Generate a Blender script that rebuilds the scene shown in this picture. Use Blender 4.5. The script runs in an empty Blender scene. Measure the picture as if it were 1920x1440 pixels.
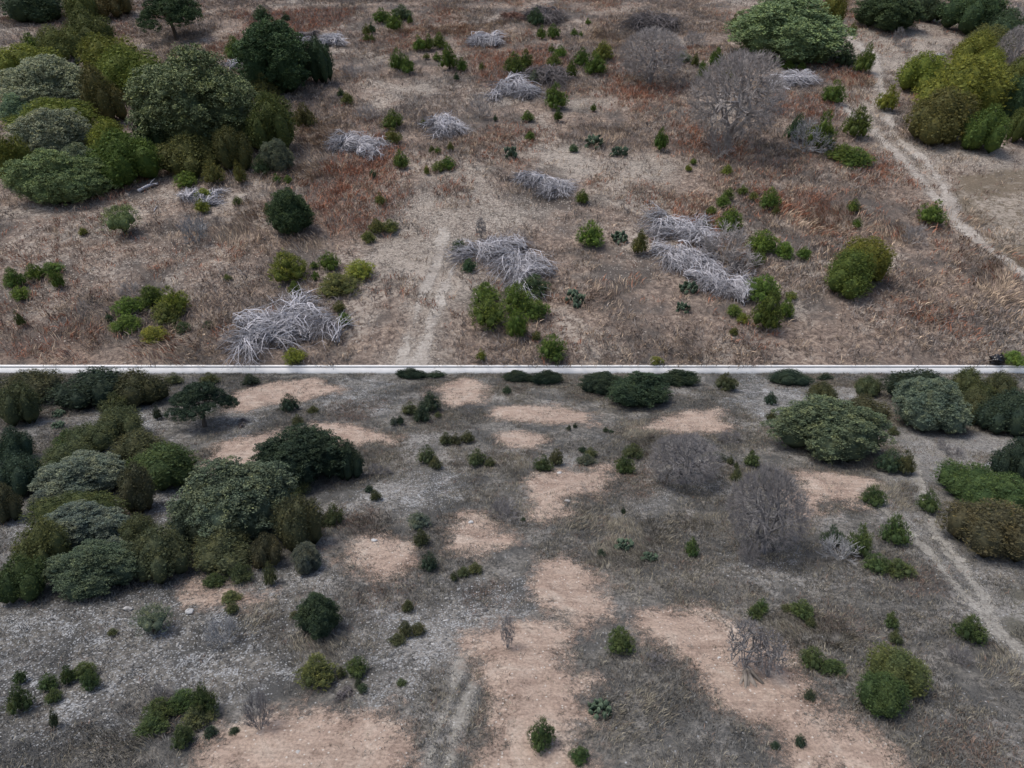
import bpy, math, random
import numpy as np
from mathutils import Matrix, Vector
# ------------------------------------------------------------------ camera, sky, sun, exposure
scene = bpy.context.scene
C = scene.collection
F = 1270.0                                   # focal length in photo pixels (photo 1920 x 1440)
PITCH = math.atan(385.0 / F)                 # the camera looks down by this angle
CAMH = 18.0
cam_d = bpy.data.cameras.new("camera"); cam = bpy.data.objects.new("camera", cam_d); C.objects.link(cam)
cam.location = (0, 0, CAMH); cam.rotation_euler = (math.pi/2 - PITCH, 0, 0)
cam_d.sensor_width = 36; cam_d.lens = 36*F/1920; cam_d.clip_end = 3000; cam_d.clip_start = 0.5
scene.camera = cam
SUN_EL, SUN_AZ = math.radians(66), math.radians(255)   # azimuth from +Y towards +X
w = bpy.data.worlds.new("World"); scene.world = w; w.use_nodes = True
nt = w.node_tree; bg = nt.nodes["Background"]
sky = nt.nodes.new("ShaderNodeTexSky"); sky.sky_type = 'NISHITA'; sky.sun_disc = False
sky.sun_elevation = SUN_EL; sky.sun_rotation = SUN_AZ; sky.dust_density = 4; sky.air_density = 1.0
nt.links.new(sky.outputs[0], bg.inputs[0]); bg.inputs[1].default_value = 0.105
sd = bpy.data.lights.new("sun", 'SUN'); sun = bpy.data.objects.new("sun", sd); C.objects.link(sun)
sd.energy = 1.6; sd.angle = math.radians(20); sd.color = (1.0, 0.93, 0.85)
sdir = Vector((math.sin(SUN_AZ)*math.cos(SUN_EL), math.cos(SUN_AZ)*math.cos(SUN_EL), math.sin(SUN_EL)))
sun.rotation_euler = sdir.to_track_quat('Z', 'Y').to_euler(); sun.location = (0, 30, 60)
scene.view_settings.view_transform = 'Standard'; scene.view_settings.look = 'None'
scene.view_settings.exposure = 0.66; scene.view_settings.gamma = 1
scene.cycles.max_bounces = 5; scene.cycles.diffuse_bounces = 3; scene.cycles.transparent_max_bounces = 12

# ------------------------------------------------------------------ geometry of the place
cp, sp_ = math.cos(PITCH), math.sin(PITCH)
def ray(px, py):
    a = (np.asarray(px, float) - 960)/F; b = (720 - np.asarray(py, float))/F
    return np.stack([a, cp + b*sp_, -sp_ + b*cp], -1)
def ray_z(py): return -sp_ + (720-py)/F*cp
def ray_y(py): return cp + (720-py)/F*sp_
Y0 = CAMH / (-ray_z(700)) * ray_y(700)                 # far edge of the lower field
Z0 = CAMH + Y0/ray_y(687)*ray_z(687)                   # foot of the upper hillside
SLOPE = math.atan((720+413)/F) - PITCH
cs, ss = math.cos(SLOPE), math.sin(SLOPE)
ORG = {'A': np.array([0, Y0, Z0]), 'B': np.array([0., 0., 0.])}
NRM = {'A': np.array([0, -ss, cs]), 'B': np.array([0., 0., 1.])}
VAX = {'A': np.array([0, cs, ss]), 'B': np.array([0., 1., 0.])}
ROT = {'A': Matrix.Rotation(SLOPE, 4, 'X'), 'B': Matrix.Identity(4)}
CAMP = np.array([0, 0, CAMH])
def unproj(P, px, py):
    d = ray(px, py); n = NRM[P]
    t = ((ORG[P]-CAMP) @ n) / (d @ n)
    q = CAMP + d*t[..., None] - ORG[P]
    return q[..., 0], q @ VAX[P], t
def hash2(ix, iy, seed):
    h = (ix*374761393 + iy*668265263 + seed*974634777) & 0xffffffff
    h = ((h ^ (h >> 13))*1274126177) & 0xffffffff
    return ((h ^ (h >> 16)) & 0xffff)/65535.0
def vnoise(x, y, seed=0):
    x = np.asarray(x, float); y = np.asarray(y, float)
    ix = np.floor(x).astype(np.int64); iy = np.floor(y).astype(np.int64)
    fx = x-ix; fy = y-iy; fx = fx*fx*(3-2*fx); fy = fy*fy*(3-2*fy)
    a = hash2(ix, iy, seed); b = hash2(ix+1, iy, seed); c = hash2(ix, iy+1, seed); d = hash2(ix+1, iy+1, seed)
    return (a*(1-fx)+b*fx)*(1-fy) + (c*(1-fx)+d*fx)*fy
def fbm(x, y, seed=0, o=4):
    s = 0; a = 0.5; t = 0
    for k in range(o):
        s = s + a*vnoise(x*2**k + 13.7*k, y*2**k - 7.1*k, seed+k); t += a; a *= .5
    return s/t
def relief(P, u, v):
    if P == 'A':
        f = np.clip(np.asarray(v, float)/6, 0, 1)
        return f*((fbm(u/22, v/22, 5, 3)-.5)*1.6 + (fbm(u/2.5, v/2.5, 9, 3)-.5)*.35)
    f = np.clip((Y0-np.asarray(v, float))/3, 0, 1)
    return f*((fbm(u/10, v/10, 3, 3)-.5)*.7 + (fbm(u/1.1, v/1.1, 8, 3)-.5)*.16)
def world(P, u, v, h=0.0):
    u = np.asarray(u, float); v = np.asarray(v, float)
    z = relief(P, u, v) + h
    return ORG[P] + np.stack([u, 0*u, 0*u], -1) + v[..., None]*VAX[P] + z[..., None]*NRM[P]

# ------------------------------------------------------------------ masks, defined on the ground in metres
def poly_px(P, pts):
    a = np.array(pts, float); u, v, t = unproj(P, a[:, 0], a[:, 1]); return np.stack([u, v], 1)
def seg_dist(u, v, a, b):
    d = b-a; L = max((d**2).sum(), 1e-9)
    t = np.clip(((u-a[0])*d[0]+(v-a[1])*d[1])/L, 0, 1)
    return np.hypot(u-a[0]-t*d[0], v-a[1]-t*d[1])
def poly_sd(u, v, p):
    ins = np.zeros(u.shape, bool); dm = np.full(u.shape, 1e9)
    for i in range(len(p)):
        a, b = p[i-1], p[i]
        dm = np.minimum(dm, seg_dist(u, v, a, b))
        c = ((a[1] > v) != (b[1] > v)) & (u < (b[0]-a[0])*(v-a[1])/(b[1]-a[1]+1e-12)+a[0])
        ins ^= c
    return np.where(ins, dm, -dm)
SC = {'A': 2.6, 'B': 1.0}
def soft_poly(P, u, v, pts, soft=1.0, seed=0, warp=1.0):
    k = SC[P]; p = poly_px(P, pts)
    m = 6*k
    out = np.zeros(u.shape)
    sel = (u > p[:, 0].min()-m) & (u < p[:, 0].max()+m) & (v > p[:, 1].min()-m) & (v < p[:, 1].max()+m)
    if not sel.any(): return out
    uu, vv = u[sel], v[sel]
    sd_ = poly_sd(uu, vv, p) + (fbm(uu/(2.0*k), vv/(2.0*k), 40+seed, 4)-.5)*3.2*k*warp
    out[sel] = np.clip(sd_/(soft*k)+.5, 0, 1)
    return out
def soft_line(P, u, v, pts, wid, soft=.6, seed=0):
    k = SC[P]; p = poly_px(P, pts); d = np.full(u.shape, 1e9)
    for i in range(1, len(p)): d = np.minimum(d, seg_dist(u, v, p[i-1], p[i]))
    d = d + (fbm(u/(1.2*k), v/(1.2*k), 60+seed, 4)-.5)*.55*k
    return np.clip((wid*k-d)/(soft*k)+.5, 0, 1)
DIRT = [
 ([(440,740),(500,718),(580,712),(650,733),(600,745),(540,752),(480,768),(440,768)], 'pale peach graded dirt patch at the top left of the lower field'),
 ([(370,875),(430,835),(500,812),(590,793),(700,808),(730,828),(640,836),(560,830),(505,860),(480,890),(370,890)], 'dirt patch'),
 ([(815,728),(870,712),(906,728),(898,756),(840,764),(818,747)], 'dirt'),
 ([(915,763),(1000,760),(1115,766),(1115,792),(1050,788),(980,792),(925,778)], 'dirt'),
 ([(1180,797),(1260,777),(1345,773),(1366,812),(1300,815),(1200,808)], 'dirt'),
 ([(925,815),(970,810),(1025,828),(1010,845),(940,832)], 'dirt'),
 ([(985,915),(1040,893),(1140,862),(1155,885),(1110,925),(1060,955),(1010,985),(982,955)], 'dirt'),
 ([(840,985),(895,972),(960,1003),(985,1022),(900,1032),(848,1024)], 'dirt'),
 ([(650,1010),(720,1003),(788,1018),(795,1052),(730,1078),(665,1050)], 'dirt'),
 ([(1487,893),(1560,880),(1628,902),(1620,938),(1550,952),(1510,970),(1487,930)], 'dirt'),
 ([(1012,1050),(1060,1042),(1105,1080),(1160,1135),(1150,1165),(1095,1175),(1050,1135),(1000,1102)], 'dirt'),
 ([(885,1215),(960,1180),(1020,1168),(1064,1190),(1072,1222),(1080,1250),(1145,1275),(1140,1302),(1085,1312),(1090,1350),(1090,1430),(1100,1540),(925,1540),(918,1400),(922,1320),(895,1280),(880,1240)], 'dirt'),
 ([(1185,1145),(1300,1150),(1380,1168),(1450,1210),(1500,1278),(1550,1340),(1610,1400),(1680,1470),(1500,1470),(1430,1375),(1340,1315),(1265,1245),(1215,1212),(1180,1180)], 'dirt'),
 ([(425,1362),(500,1333),(600,1305),(690,1338),(740,1368),(750,1430),(750,1540),(390,1540)], 'dirt'),
 ([(335,1117),(450,1103),(505,1112),(480,1142),(345,1135)], 'dirt'),
]
PATH = {'A': [([(1575,190),(1630,235),(1690,300),(1740,355),(1795,415),(1860,470),(1930,520)], .36), ([(1640,105),(1648,150),(1668,222),(1680,255),(1730,300),(1768,350),(1785,392)], .34),
              ([(1560,40),(1600,75),(1640,105)], .5),([(1600,215),(1680,255)],.22)],
        'B': [([(1640,945),(1690,985),(1750,1050),(1800,1105),(1850,1160),(1930,1235)], .34), ([(1712,850),(1722,900),(1745,965),(1758,1010),(1800,1060),(1845,1120),(1866,1182)], .34)]}
RUTS = {'A': [([(835,430),(815,500),(790,570),(765,640),(745,700)], .24), ([(868,450),(838,530),(812,600),(798,650),(785,700)], .24)],
        'B': [([(868,1235),(850,1290),(832,1340),(812,1400),(800,1450)], .17), ([(900,1240),(882,1300),(862,1350),(848,1400),(838,1450)], .17)]}
PALE = {'A': [[(790,430),(885,440),(865,540),(835,620),(825,700),(728,700),(760,600),(775,520)], [(690,470),(740,400),(820,330),(900,325),(1010,395),(1000,420),(900,430),(850,450),(835,520),(770,540),(720,500)], [(1570,190),(1640,120),(1680,250),(1800,400),(1920,480),(1920,510),(1780,410),(1680,320)], [(1675,262),(1760,270),(1930,285),(1930,335),(1800,330),(1740,320)],
              [(1570,55),(1640,45),(1800,75),(1770,130),(1700,150),(1640,120)], [(1140,290),(1300,300),(1260,345),(1130,380)],[(980,290),(1090,270),(1140,330),(1060,330)],
              [(1045,185),(1165,180),(1160,200),(1060,212)],[(740,160),(810,150),(815,172),(700,195)],[(1320,205),(1400,200),(1390,260),(1330,260)],[(20,100),(50,90),(50,110),(20,120)]],
        'B': [[(1755,1055),(1940,1052),(1940,1100),(1810,1090)], [(1640,940),(1710,860),(1750,1000),(1860,1140),(1940,1225),(1930,1250),(1840,1160),(1740,1060)], [(1650,800),(1880,815),(1850,895),(1740,900),(1690,840)], [(760,1225),(860,1130),(960,1120),(950,1170),(880,1200),(840,1230),(790,1240)],
              [(690,1328),(735,1272),(772,1262),(745,1312),(705,1338)], [(1130,975),(1230,925),(1235,945),(1160,975)], [(1040,870),(1090,850),(1110,862),(1060,890)]]}
ROCK = {'A': [[(20,360),(230,370),(330,330),(520,330),(560,345),(430,400),(330,420),(520,480),(420,560),(280,520),(150,560),(20,620)], [(690,150),(830,140),(960,170),(900,210),(700,200)],
              [(580,350),(1080,360),(1080,420),(850,450),(800,560),(640,520),(680,400)],[(120,100),(175,100),(180,150),(140,150)],[(1330,265),(1420,270),(1410,310),(1330,300)],[(1180,140),(1290,140),(1290,165),(1190,165)],
              [(1500,90),(1700,90),(1700,200),(1560,170)],[(650,560),(700,560),(690,660),(650,660)],[(1180,380),(1300,440),(1260,520),(1120,520)]],
        'B': [[(0,1140),(220,1110),(500,1085),(640,1060),(650,1080),(560,1110),(540,1180),(530,1260),(420,1290),(250,1290),(240,1370),(0,1400)], [(150,760),(290,750),(300,800),(200,860),(150,840)],
              [(650,930),(760,880),(880,885),(860,930),(760,950),(640,960)], [(20,980),(60,985),(60,1050),(20,1060)],[(270,940),(340,925),(330,1000),(290,1000)],
              [(680,1150),(1000,1090),(1020,1180),(900,1240),(720,1300)],[(1350,1040),(1480,1040),(1470,1075),(1370,1075)],[(1380,690),(1700,760),(1450,790),(1360,770)],[(1230,880),(1350,880),(1350,915),(1250,920)],
              [(680,700),(560,760),(720,780),(740,720)],[(420,770),(500,760),(480,840),(410,830)]]}
REDG = {'A': [[(570,350),(760,330),(770,430),(640,440),(590,420)], [(1440,360),(1560,370),(1550,400),(1450,395)], [(1270,390),(1325,395),(1330,440),(1280,430)], [(1600,290),(1690,310),(1710,350),(1600,345)],
              [(1690,585),(1790,580),(1790,620),(1700,625)], [(1135,120),(1170,110),(1180,170),(1140,175)], [(440,20),(660,20),(640,60),(470,60)], [(820,345),(880,340),(880,380),(840,385)],
              [(700,540),(780,520),(790,570),(700,570)], [(1290,240),(1400,280),(1390,310),(1260,290)],[(1130,160),(1260,165),(1230,200),(1150,195)],[(900,110),(1040,80),(1060,120),(920,170)],
              [(1460,180),(1600,190),(1580,230),(1450,220)],[(1400,600),(1430,600),(1425,640),(1400,640)],[(1540,110),(1640,140),(1600,160),(1530,135)],[(20,640),(120,630),(110,680),(20,680)],[(620,330),(700,240),(760,280),(740,350)]],
        'B': [[(650,1100),(760,1080),(760,1140),(680,1160)], [(1690,1065),(1780,1070),(1790,1120),(1700,1105)], [(880,1105),(920,1100),(925,1130),(885,1130)], [(1190,870),(1220,850),(1230,930),(1190,930)],
              [(630,760),(720,750),(700,790),(640,790)], [(1520,1130),(1600,1150),(1620,1180),(1540,1170)], [(1780,1380),(1860,1370),(1880,1420),(1800,1420)],[(690,1000),(620,980),(640,960),(700,960)]]}
TALL = {'A': [[(90,620),(200,590),(230,640),(120,690)], [(1080,540),(1180,530),(1185,590),(1100,595)], [(1260,640),(1370,640),(1390,690),(1270,690)], [(1770,400),(1840,420),(1930,500),(1930,620),(1840,560)],
              [(570,230),(640,220),(610,330),(540,330)], [(1080,230),(1180,240),(1180,290),(1090,270)], [(1440,380),(1600,390),(1590,430),(1460,430)], [(1580,130),(1640,150),(1620,200),(1580,190)],
              [(1100,50),(1200,70),(1160,110),(1080,80)],[(700,60),(980,80),(900,60),(1000,40)],[(300,80),(400,90),(380,130),(280,120)],[(540,440),(600,440),(600,480),(530,480)],[(360,440),(480,380),(520,420),(420,480)],
              [(480,330),(620,320),(560,380),(480,380)],[(250,640),(420,600),(400,690),(260,690)],[(1630,420),(1700,430),(1690,460),(1640,460)]],
        'B': [[(150,1360),(280,1340),(300,1430),(160,1430)], [(1140,1310),(1240,1310),(1250,1360),(1150,1370)], [(1440,1150),(1640,1180),(1600,1230),(1470,1220)], [(1000,970),(1340,960),(1340,1000),(1030,1010)],
              [(1620,910),(1720,910),(1720,960),(1670,960)], [(1100,1000),(1250,1000),(1240,1060),(1110,1060)], [(1840,1200),(1920,1200),(1920,1280),(1860,1270)], [(640,980),(740,960),(770,1010),(650,1010)],
              [(560,1170),(640,1200),(600,1240),(540,1220)],[(480,1180),(440,1160),(470,1130),(540,1150)],[(1480,970),(1540,980),(1520,1060),(1460,1080)],[(1180,780),(1250,800),(1230,860),(1170,850)],[(960,860),(1000,880),(980,960),(940,920)]]}
SWARD = {'A': [[(1790,335),(1940,320),(1940,560),(1870,460),(1800,395)]], 'B': [[(1870,1110),(1940,1100),(1940,1220),(1880,1190)]]}
DARK = {'A': [], 'B': [[(870,1290),(905,1300),(915,1440),(870,1440),(850,1400)], [(1090,1180),(1190,1190),(1250,1270),(1270,1330),(1140,1300),(1070,1240)], [(1100,1310),(1300,1300),(1440,1390),(1480,1450),(1100,1450)],
                [(1500,1270),(1640,1290),(1900,1300),(1900,1450),(1640,1440)],[(690,1335),(790,1290),(800,1340),(730,1360)]]}
def union(P, u, v, lst, soft=1.2, warp=1.0, s=0):
    m = np.zeros(u.shape)
    for i, p in enumerate(lst): m = np.maximum(m, soft_poly(P, u, v, p, soft, s+i, warp))
    return m
def lines(P, u, v, lst, soft=.6):
    m = np.zeros(u.shape)
    for i, (p, wd) in enumerate(lst): m = np.maximum(m, soft_line(P, u, v, p, wd, soft, i))
    return m
def masks(P, u, v):
    d = {}
    d['rock'] = union(P, u, v, ROCK[P], 2.5, .9, 0); d['red'] = union(P, u, v, REDG[P], 2.0, .8, 20)
    d['tall'] = union(P, u, v, TALL[P], 1.5, .8, 40); d['pale'] = union(P, u, v, PALE[P], 2.2, .8, 60)
    d['sward'] = union(P, u, v, SWARD[P], .8, .4, 80); d['dark'] = union(P, u, v, DARK[P], 1.5, .8, 90)
    d['path'] = lines(P, u, v, PATH[P]); d['rut'] = lines(P, u, v, RUTS[P], .4)
    d['dirt'] = union(P, u, v, [q for q, _ in DIRT], .9, .5, 100) if P == 'B' else np.zeros(u.shape)
    return d

# ------------------------------------------------------------------ mesh helpers
def make_obj(name, V, faces4=None, faces3=None, mat=None, parent=None, attrs=None, smooth=False, link=True):
    """V (n,3); faces arrays; attrs {name:(n,) or (n,3)} point attributes"""
    me = bpy.data.meshes.new(name); V = np.ascontiguousarray(V, np.float32)
    f4 = np.zeros((0, 4), np.int32) if faces4 is None else np.asarray(faces4, np.int32).reshape(-1, 4)
    f3 = np.zeros((0, 3), np.int32) if faces3 is None else np.asarray(faces3, np.int32).reshape(-1, 3)
    nl = f4.size + f3.size; nf = len(f4)+len(f3)
    me.vertices.add(len(V)); me.vertices.foreach_set("co", V.ravel())
    me.loops.add(nl); me.loops.foreach_set("vertex_index", np.concatenate([f4.ravel(), f3.ravel()]))
    me.polygons.add(nf)
    st = np.concatenate([np.arange(len(f4))*4, f4.size + np.arange(len(f3))*3]).astype(np.int32)
    me.polygons.foreach_set("loop_start", st)
    if smooth: me.polygons.foreach_set("use_smooth", np.ones(nf, bool))
    me.update(calc_edges=True)
    for k, a in (attrs or {}).items():
        a = np.asarray(a, np.float32)
        if a.ndim == 1:
            at = me.attributes.new(k, 'FLOAT', 'POINT'); at.data.foreach_set("value", a)
        else:
            at = me.attributes.new(k, 'FLOAT_COLOR', 'POINT')
            at.data.foreach_set("color", np.concatenate([a, np.ones((len(a), 1), np.float32)], 1).ravel())
    if mat: me.materials.append(mat)
    o = bpy.data.objects.new(name, me)
    if link: C.objects.link(o)
    if parent: o.parent = parent
    return o
class Tubes:
    """collects tapered 3- or 5-sided tubes along polylines"""
    def __init__(s): s.V = []; s.F = []; s.n = 0; s.A = []
    def add(s, P, R, k=3, val=.5):
        P = np.asarray(P, float); R = np.asarray(R, float); m = len(P)
        T = np.gradient(P, axis=0); T /= np.linalg.norm(T, axis=1, keepdims=True)+1e-9
        ref = np.array([0, 0, 1.]) if abs(T[:, 2]).mean() < .8 else np.array([1., 0, 0])
        N = np.cross(T, ref); N /= np.linalg.norm(N, axis=1, keepdims=True)+1e-9; B = np.cross(T, N)
        a = np.arange(k)*2*math.pi/k
        V = P[:, None, :] + R[:, None, None]*(np.cos(a)[None, :, None]*N[:, None, :] + np.sin(a)[None, :, None]*B[:, None, :])
        s.V.append(V.reshape(-1, 3)); s.A.append(np.full(m*k, val))
        i = np.arange(m-1)[:, None]*k; j = np.arange(k)[None, :]; j2 = (j+1) % k
        s.F.append((np.stack([i+j, i+j2, i+k+j2, i+k+j], -1).reshape(-1, 4)) + s.n); s.n += m*k
    def cap(s, P, R, k, val=.5): pass
    def obj(s, name, mat, parent=None):
        return make_obj(name, np.concatenate(s.V), np.concatenate(s.F), None, mat, parent, {'tone': np.concatenate(s.A)}, smooth=True)

# ------------------------------------------------------------------ materials
def mat_new(name):
    m = bpy.data.materials.new(name); m.use_nodes = True; n = m.node_tree.nodes; b = n["Principled BSDF"]
    b.inputs['Roughness'].default_value = .9; b.inputs['Specular IOR Level'].default_value = .15
    return m, m.node_tree, b
def node(t, ty, **kw):
    n = t.nodes.new(ty)
    for k, v in kw.items(): setattr(n, k, v)
    return n
def ln(t, a, b): t.links.new(a, b)
def noise(t, scale, detail=4, rough=.6, vec=None, dist=0):
    n = node(t, 'ShaderNodeTexNoise'); n.inputs['Scale'].default_value = scale; n.inputs['Detail'].default_value = detail
    n.inputs['Roughness'].default_value = rough; n.inputs['Distortion'].default_value = dist
    if vec: ln(t, vec, n.inputs['Vector'])
    return n.outputs['Fac']
def ramp(t, fac, stops):
    r = node(t, 'ShaderNodeValToRGB'); e = r.color_ramp.elements
    while len(e) < len(stops): e.new(.5)
    for i, (p, c) in enumerate(stops): e[i].position = p; e[i].color = (*c, 1) if len(c) == 3 else c
    ln(t, fac, r.inputs[0]); return r.outputs[0]
def mixc(t, fac, a, b, mode='MIX'):
    m = node(t, 'ShaderNodeMix', data_type='RGBA', blend_type=mode)
    for s, v in ((m.inputs[0], fac), (m.inputs[6], a), (m.inputs[7], b)):
        if hasattr(v, 'is_linked') or isinstance(v, bpy.types.NodeSocket): ln(t, v, s)
        elif isinstance(v, (int, float)): s.default_value = v
        else: s.default_value = (*v, 1)
    return m.outputs[2]
def mth(t, op, a, b=None, c=None, clamp=False):
    m = node(t, 'ShaderNodeMath', operation=op, use_clamp=clamp)
    for s, v in zip(m.inputs, (a, b, c)):
        if v is None: continue
        if isinstance(v, (int, float)): s.default_value = v
        else: ln(t, v, s)
    return m.outputs[0]
def attr(t, name):
    a = node(t, 'ShaderNodeAttribute'); a.attribute_name = name; return a
def posv(t): return node(t, 'ShaderNodeNewGeometry').outputs['Position']
def step(t, v, lo, hi):
    m = node(t, 'ShaderNodeMapRange', clamp=True); m.inputs[1].default_value = lo; m.inputs[2].default_value = hi
    m.interpolation_type = 'SMOOTHSTEP'; ln(t, v, m.inputs[0]); return m.outputs[0]
PAL = {'A': dict(dk=(.045,.037,.034), md=(.178,.140,.118), lt=(.38,.312,.255), g2=(.155,.141,.130), rock=(.42,.385,.345), red=(.20,.115,.085), pale=(.36,.325,.285), sward=(.185,.155,.115)),
       'B': dict(dk=(.036,.037,.037), md=(.124,.121,.114), lt=(.255,.247,.225), g2=(.115,.118,.118), rock=(.38,.40,.42), red=(.16,.115,.095), pale=(.27,.265,.255), sward=(.135,.133,.11))}  # white balance of the lower view, cooler and dimmer light, put into the colours
def ground_material(P):
    m, t, b = mat_new('dry_ground_'+P.lower()); p = PAL[P]; v = posv(t); k = 1/SC[P]
    n1 = noise(t, 4.5*k, 9, .8, v, .6); n2 = noise(t, .35*k, 4, .6, v); n3 = noise(t, 12*k, 5, .7, v); n4 = noise(t, .09*k, 3, .5, v)
    c = ramp(t, n1, [(.36, p['dk']), (.48, p['md']), (.62, p['lt'])])
    c = mixc(t, step(t, n2, .42, .62), c, mixc(t, n3, p['dk'], p['g2']))
    a1 = attr(t, 'm1'); s1 = node(t, 'ShaderNodeSeparateColor'); ln(t, a1.outputs['Color'], s1.inputs[0])
    a2 = attr(t, 'm2'); s2 = node(t, 'ShaderNodeSeparateColor'); ln(t, a2.outputs['Color'], s2.inputs[0])
    a3 = attr(t, 'm3'); s3 = node(t, 'ShaderNodeSeparateColor'); ln(t, a3.outputs['Color'], s3.inputs[0])
    red = mth(t, 'MULTIPLY', mth(t, 'MULTIPLY', s1.outputs[1], .7), step(t, n1, .4, .6))
    c = mixc(t, red, c, p['red'])
    pl = mth(t, 'MULTIPLY', s2.outputs[0], step(t, n1, .33, .58)); c = mixc(t, pl, c, mixc(t, step(t, n3, .40, .60), tuple(.45*q for q in p['pale']), tuple(1.15*q for q in p['pale'])))
    sw = mth(t, 'MULTIPLY', s2.outputs[1], .85); c = mixc(t, sw, c, mixc(t, step(t, n3, .3, .7), tuple(.6*q for q in p['sward']), p['sward']))
    dk = mth(t, 'MULTIPLY', s3.outputs[1], step(t, n2, .3, .55)); c = mixc(t, mth(t, 'MULTIPLY', dk, .6), c, tuple(.8*q for q in p['g2']))
    n5 = noise(t, .22*k, 5, .65, v, .5); st_ = mth(t, 'MULTIPLY', step(t, n5, .51, .60), step(t, n1, .42, .56)); c = mixc(t, mth(t, 'MULTIPLY', st_, .8), c, tuple(1.05*q for q in p['pale']))
    vo = node(t, 'ShaderNodeTexVoronoi'); vo.inputs['Scale'].default_value = 9*k; vo.inputs['Randomness'].default_value = 1; ln(t, v, vo.inputs['Vector'])
    vs = node(t, 'ShaderNodeSeparateColor'); ln(t, vo.outputs['Color'], vs.inputs[0])
    rk = mth(t, 'ADD', mth(t, 'MULTIPLY', s1.outputs[0], .40 if P == 'A' else .75), mth(t, 'MULTIPLY', s2.outputs[0], .25)); rk = mth(t, 'ADD', rk, .03)
    rk = mth(t, 'MULTIPLY', mth(t, 'LESS_THAN', vs.outputs[0], rk), step(t, vo.outputs['Distance'], .42, .25))
    c = mixc(t, rk, c, mixc(t, vs.outputs[1], tuple(.55*q for q in p['rock']), p['rock']))
    n6 = noise(t, .8*k, 6, .7, v, .6); oc = mth(t, 'MULTIPLY', mth(t, 'MULTIPLY', s1.outputs[0], step(t, n6, .53, .59)), step(t, n3, .47, .55)); c = mixc(t, mth(t, 'MULTIPLY', oc, .9 if P == 'B' else .6), c, tuple(1.0*q for q in p['rock']))
    rut = mth(t, 'MULTIPLY', s3.outputs[0], step(t, n3, .38, .6)); c = mixc(t, rut, c, tuple(1.1*q for q in p['pale']))
    ln(t, c, b.inputs['Base Color'])
    bm = node(t, 'ShaderNodeBump'); bm.inputs['Strength'].default_value = .8; bm.inputs['Distance'].default_value = .12/k
    ln(t, mth(t, 'ADD', n1, mth(t, 'MULTIPLY', n3, .5)), bm.inputs['Height']); ln(t, bm.outputs[0], b.inputs['Normal'])
    return m
def sheet_material(name, P, c0, c1, c2, spk, alpha_lo=.08, alpha_hi=.80, amax=1.0):
    m, t, b = mat_new(name); v = posv(t); k = 1/SC[P]
    n1 = noise(t, .45*k, 7, .68, v, 1.6); n2 = noise(t, 9*k, 6, .75, v); n3 = noise(t, 2.4*k, 6, .7, v)
    c = ramp(t, n1, [(.32, c0), (.5, c1), (.68, c2)])
    mp = node(t, 'ShaderNodeMapping'); mp.inputs['Rotation'].default_value = (0, 0, .5); mp.inputs['Scale'].default_value = (.35, 3.2, 1); ln(t, v, mp.inputs['Vector'])
    n7 = noise(t, 1.1*k, 6, .7, mp.outputs[0], .8); c = mixc(t, .7, c, ramp(t, n7, [(.34, (.74,.73,.73)), (.5, (1, 1, 1)), (.66, (1.18,1.19,1.2))]), 'MULTIPLY')
    c = mixc(t, .75, c, ramp(t, n2, [(.32, (.42,.40,.40)), (.5, (.95,.95,.95)), (.66, (1.35,1.35,1.35))]), 'MULTIPLY')
    vo = node(t, 'ShaderNodeTexVoronoi'); vo.inputs['Scale'].default_value = 9*k; ln(t, v, vo.inputs['Vector'])
    vs = node(t, 'ShaderNodeSeparateColor'); ln(t, vo.outputs['Color'], vs.inputs[0])
    s = mth(t, 'MULTIPLY', mth(t, 'LESS_THAN', vs.outputs[0], .10), step(t, vo.outputs['Distance'], .4, .2)); c = mixc(t, s, c, spk)
    ln(t, c, b.inputs['Base Color'])
    bm = node(t, 'ShaderNodeBump'); bm.inputs['Strength'].default_value = .7; bm.inputs['Distance'].default_value = .05/k
    ln(t, mth(t, 'ADD', n2, n3), bm.inputs['Height']); ln(t, bm.outputs[0], b.inputs['Normal'])
    a = attr(t, 'mask'); al = mth(t, 'ADD', a.outputs['Fac'], mth(t, 'MULTIPLY', mth(t, 'SUBTRACT', n3, .5), 1.5))
    al = mth(t, 'ADD', al, mth(t, 'MULTIPLY', mth(t, 'SUBTRACT', n2, .5), .9))
    al = mth(t, 'MULTIPLY', mth(t, 'MULTIPLY', step(t, al, alpha_lo, alpha_hi), amax), step(t, a.outputs['Fac'], .02, .2)); ln(t, al, b.inputs['Alpha'])
    return m
def foliage_material(name, sat=1.0):
    m, t, b = mat_new(name); oi = node(t, 'ShaderNodeObjectInfo'); a = attr(t, 'tone')
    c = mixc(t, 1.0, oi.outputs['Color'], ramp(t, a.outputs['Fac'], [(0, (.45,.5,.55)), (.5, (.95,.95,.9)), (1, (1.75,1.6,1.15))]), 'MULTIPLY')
    n = noise(t, 1.3, 3, .6, posv(t)); c = mixc(t, .8, c, ramp(t, n, [(.36, (.72,.80,.85)), (.5, (1, 1, 1)), (.64, (1.28,1.15,1.0))]), 'MULTIPLY')
    ln(t, c, b.inputs['Base Color']); b.inputs['Roughness'].default_value = .75
    return m
def tone_material(name, lo, hi, rough=.85, own=False):
    m, t, b = mat_new(name); a = attr(t, 'tone'); n = noise(t, 6, 4, .6, posv(t))
    f = mth(t, 'ADD', mth(t, 'MULTIPLY', a.outputs['Fac'], .7), mth(t, 'MULTIPLY', n, .4)); c = mixc(t, f, lo, hi)
    if own: c = mixc(t, 1.0, c, node(t, 'ShaderNodeObjectInfo').outputs['Color'], 'MULTIPLY')
    ln(t, c, b.inputs['Base Color'])
    b.inputs['Roughness'].default_value = rough; return m
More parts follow.
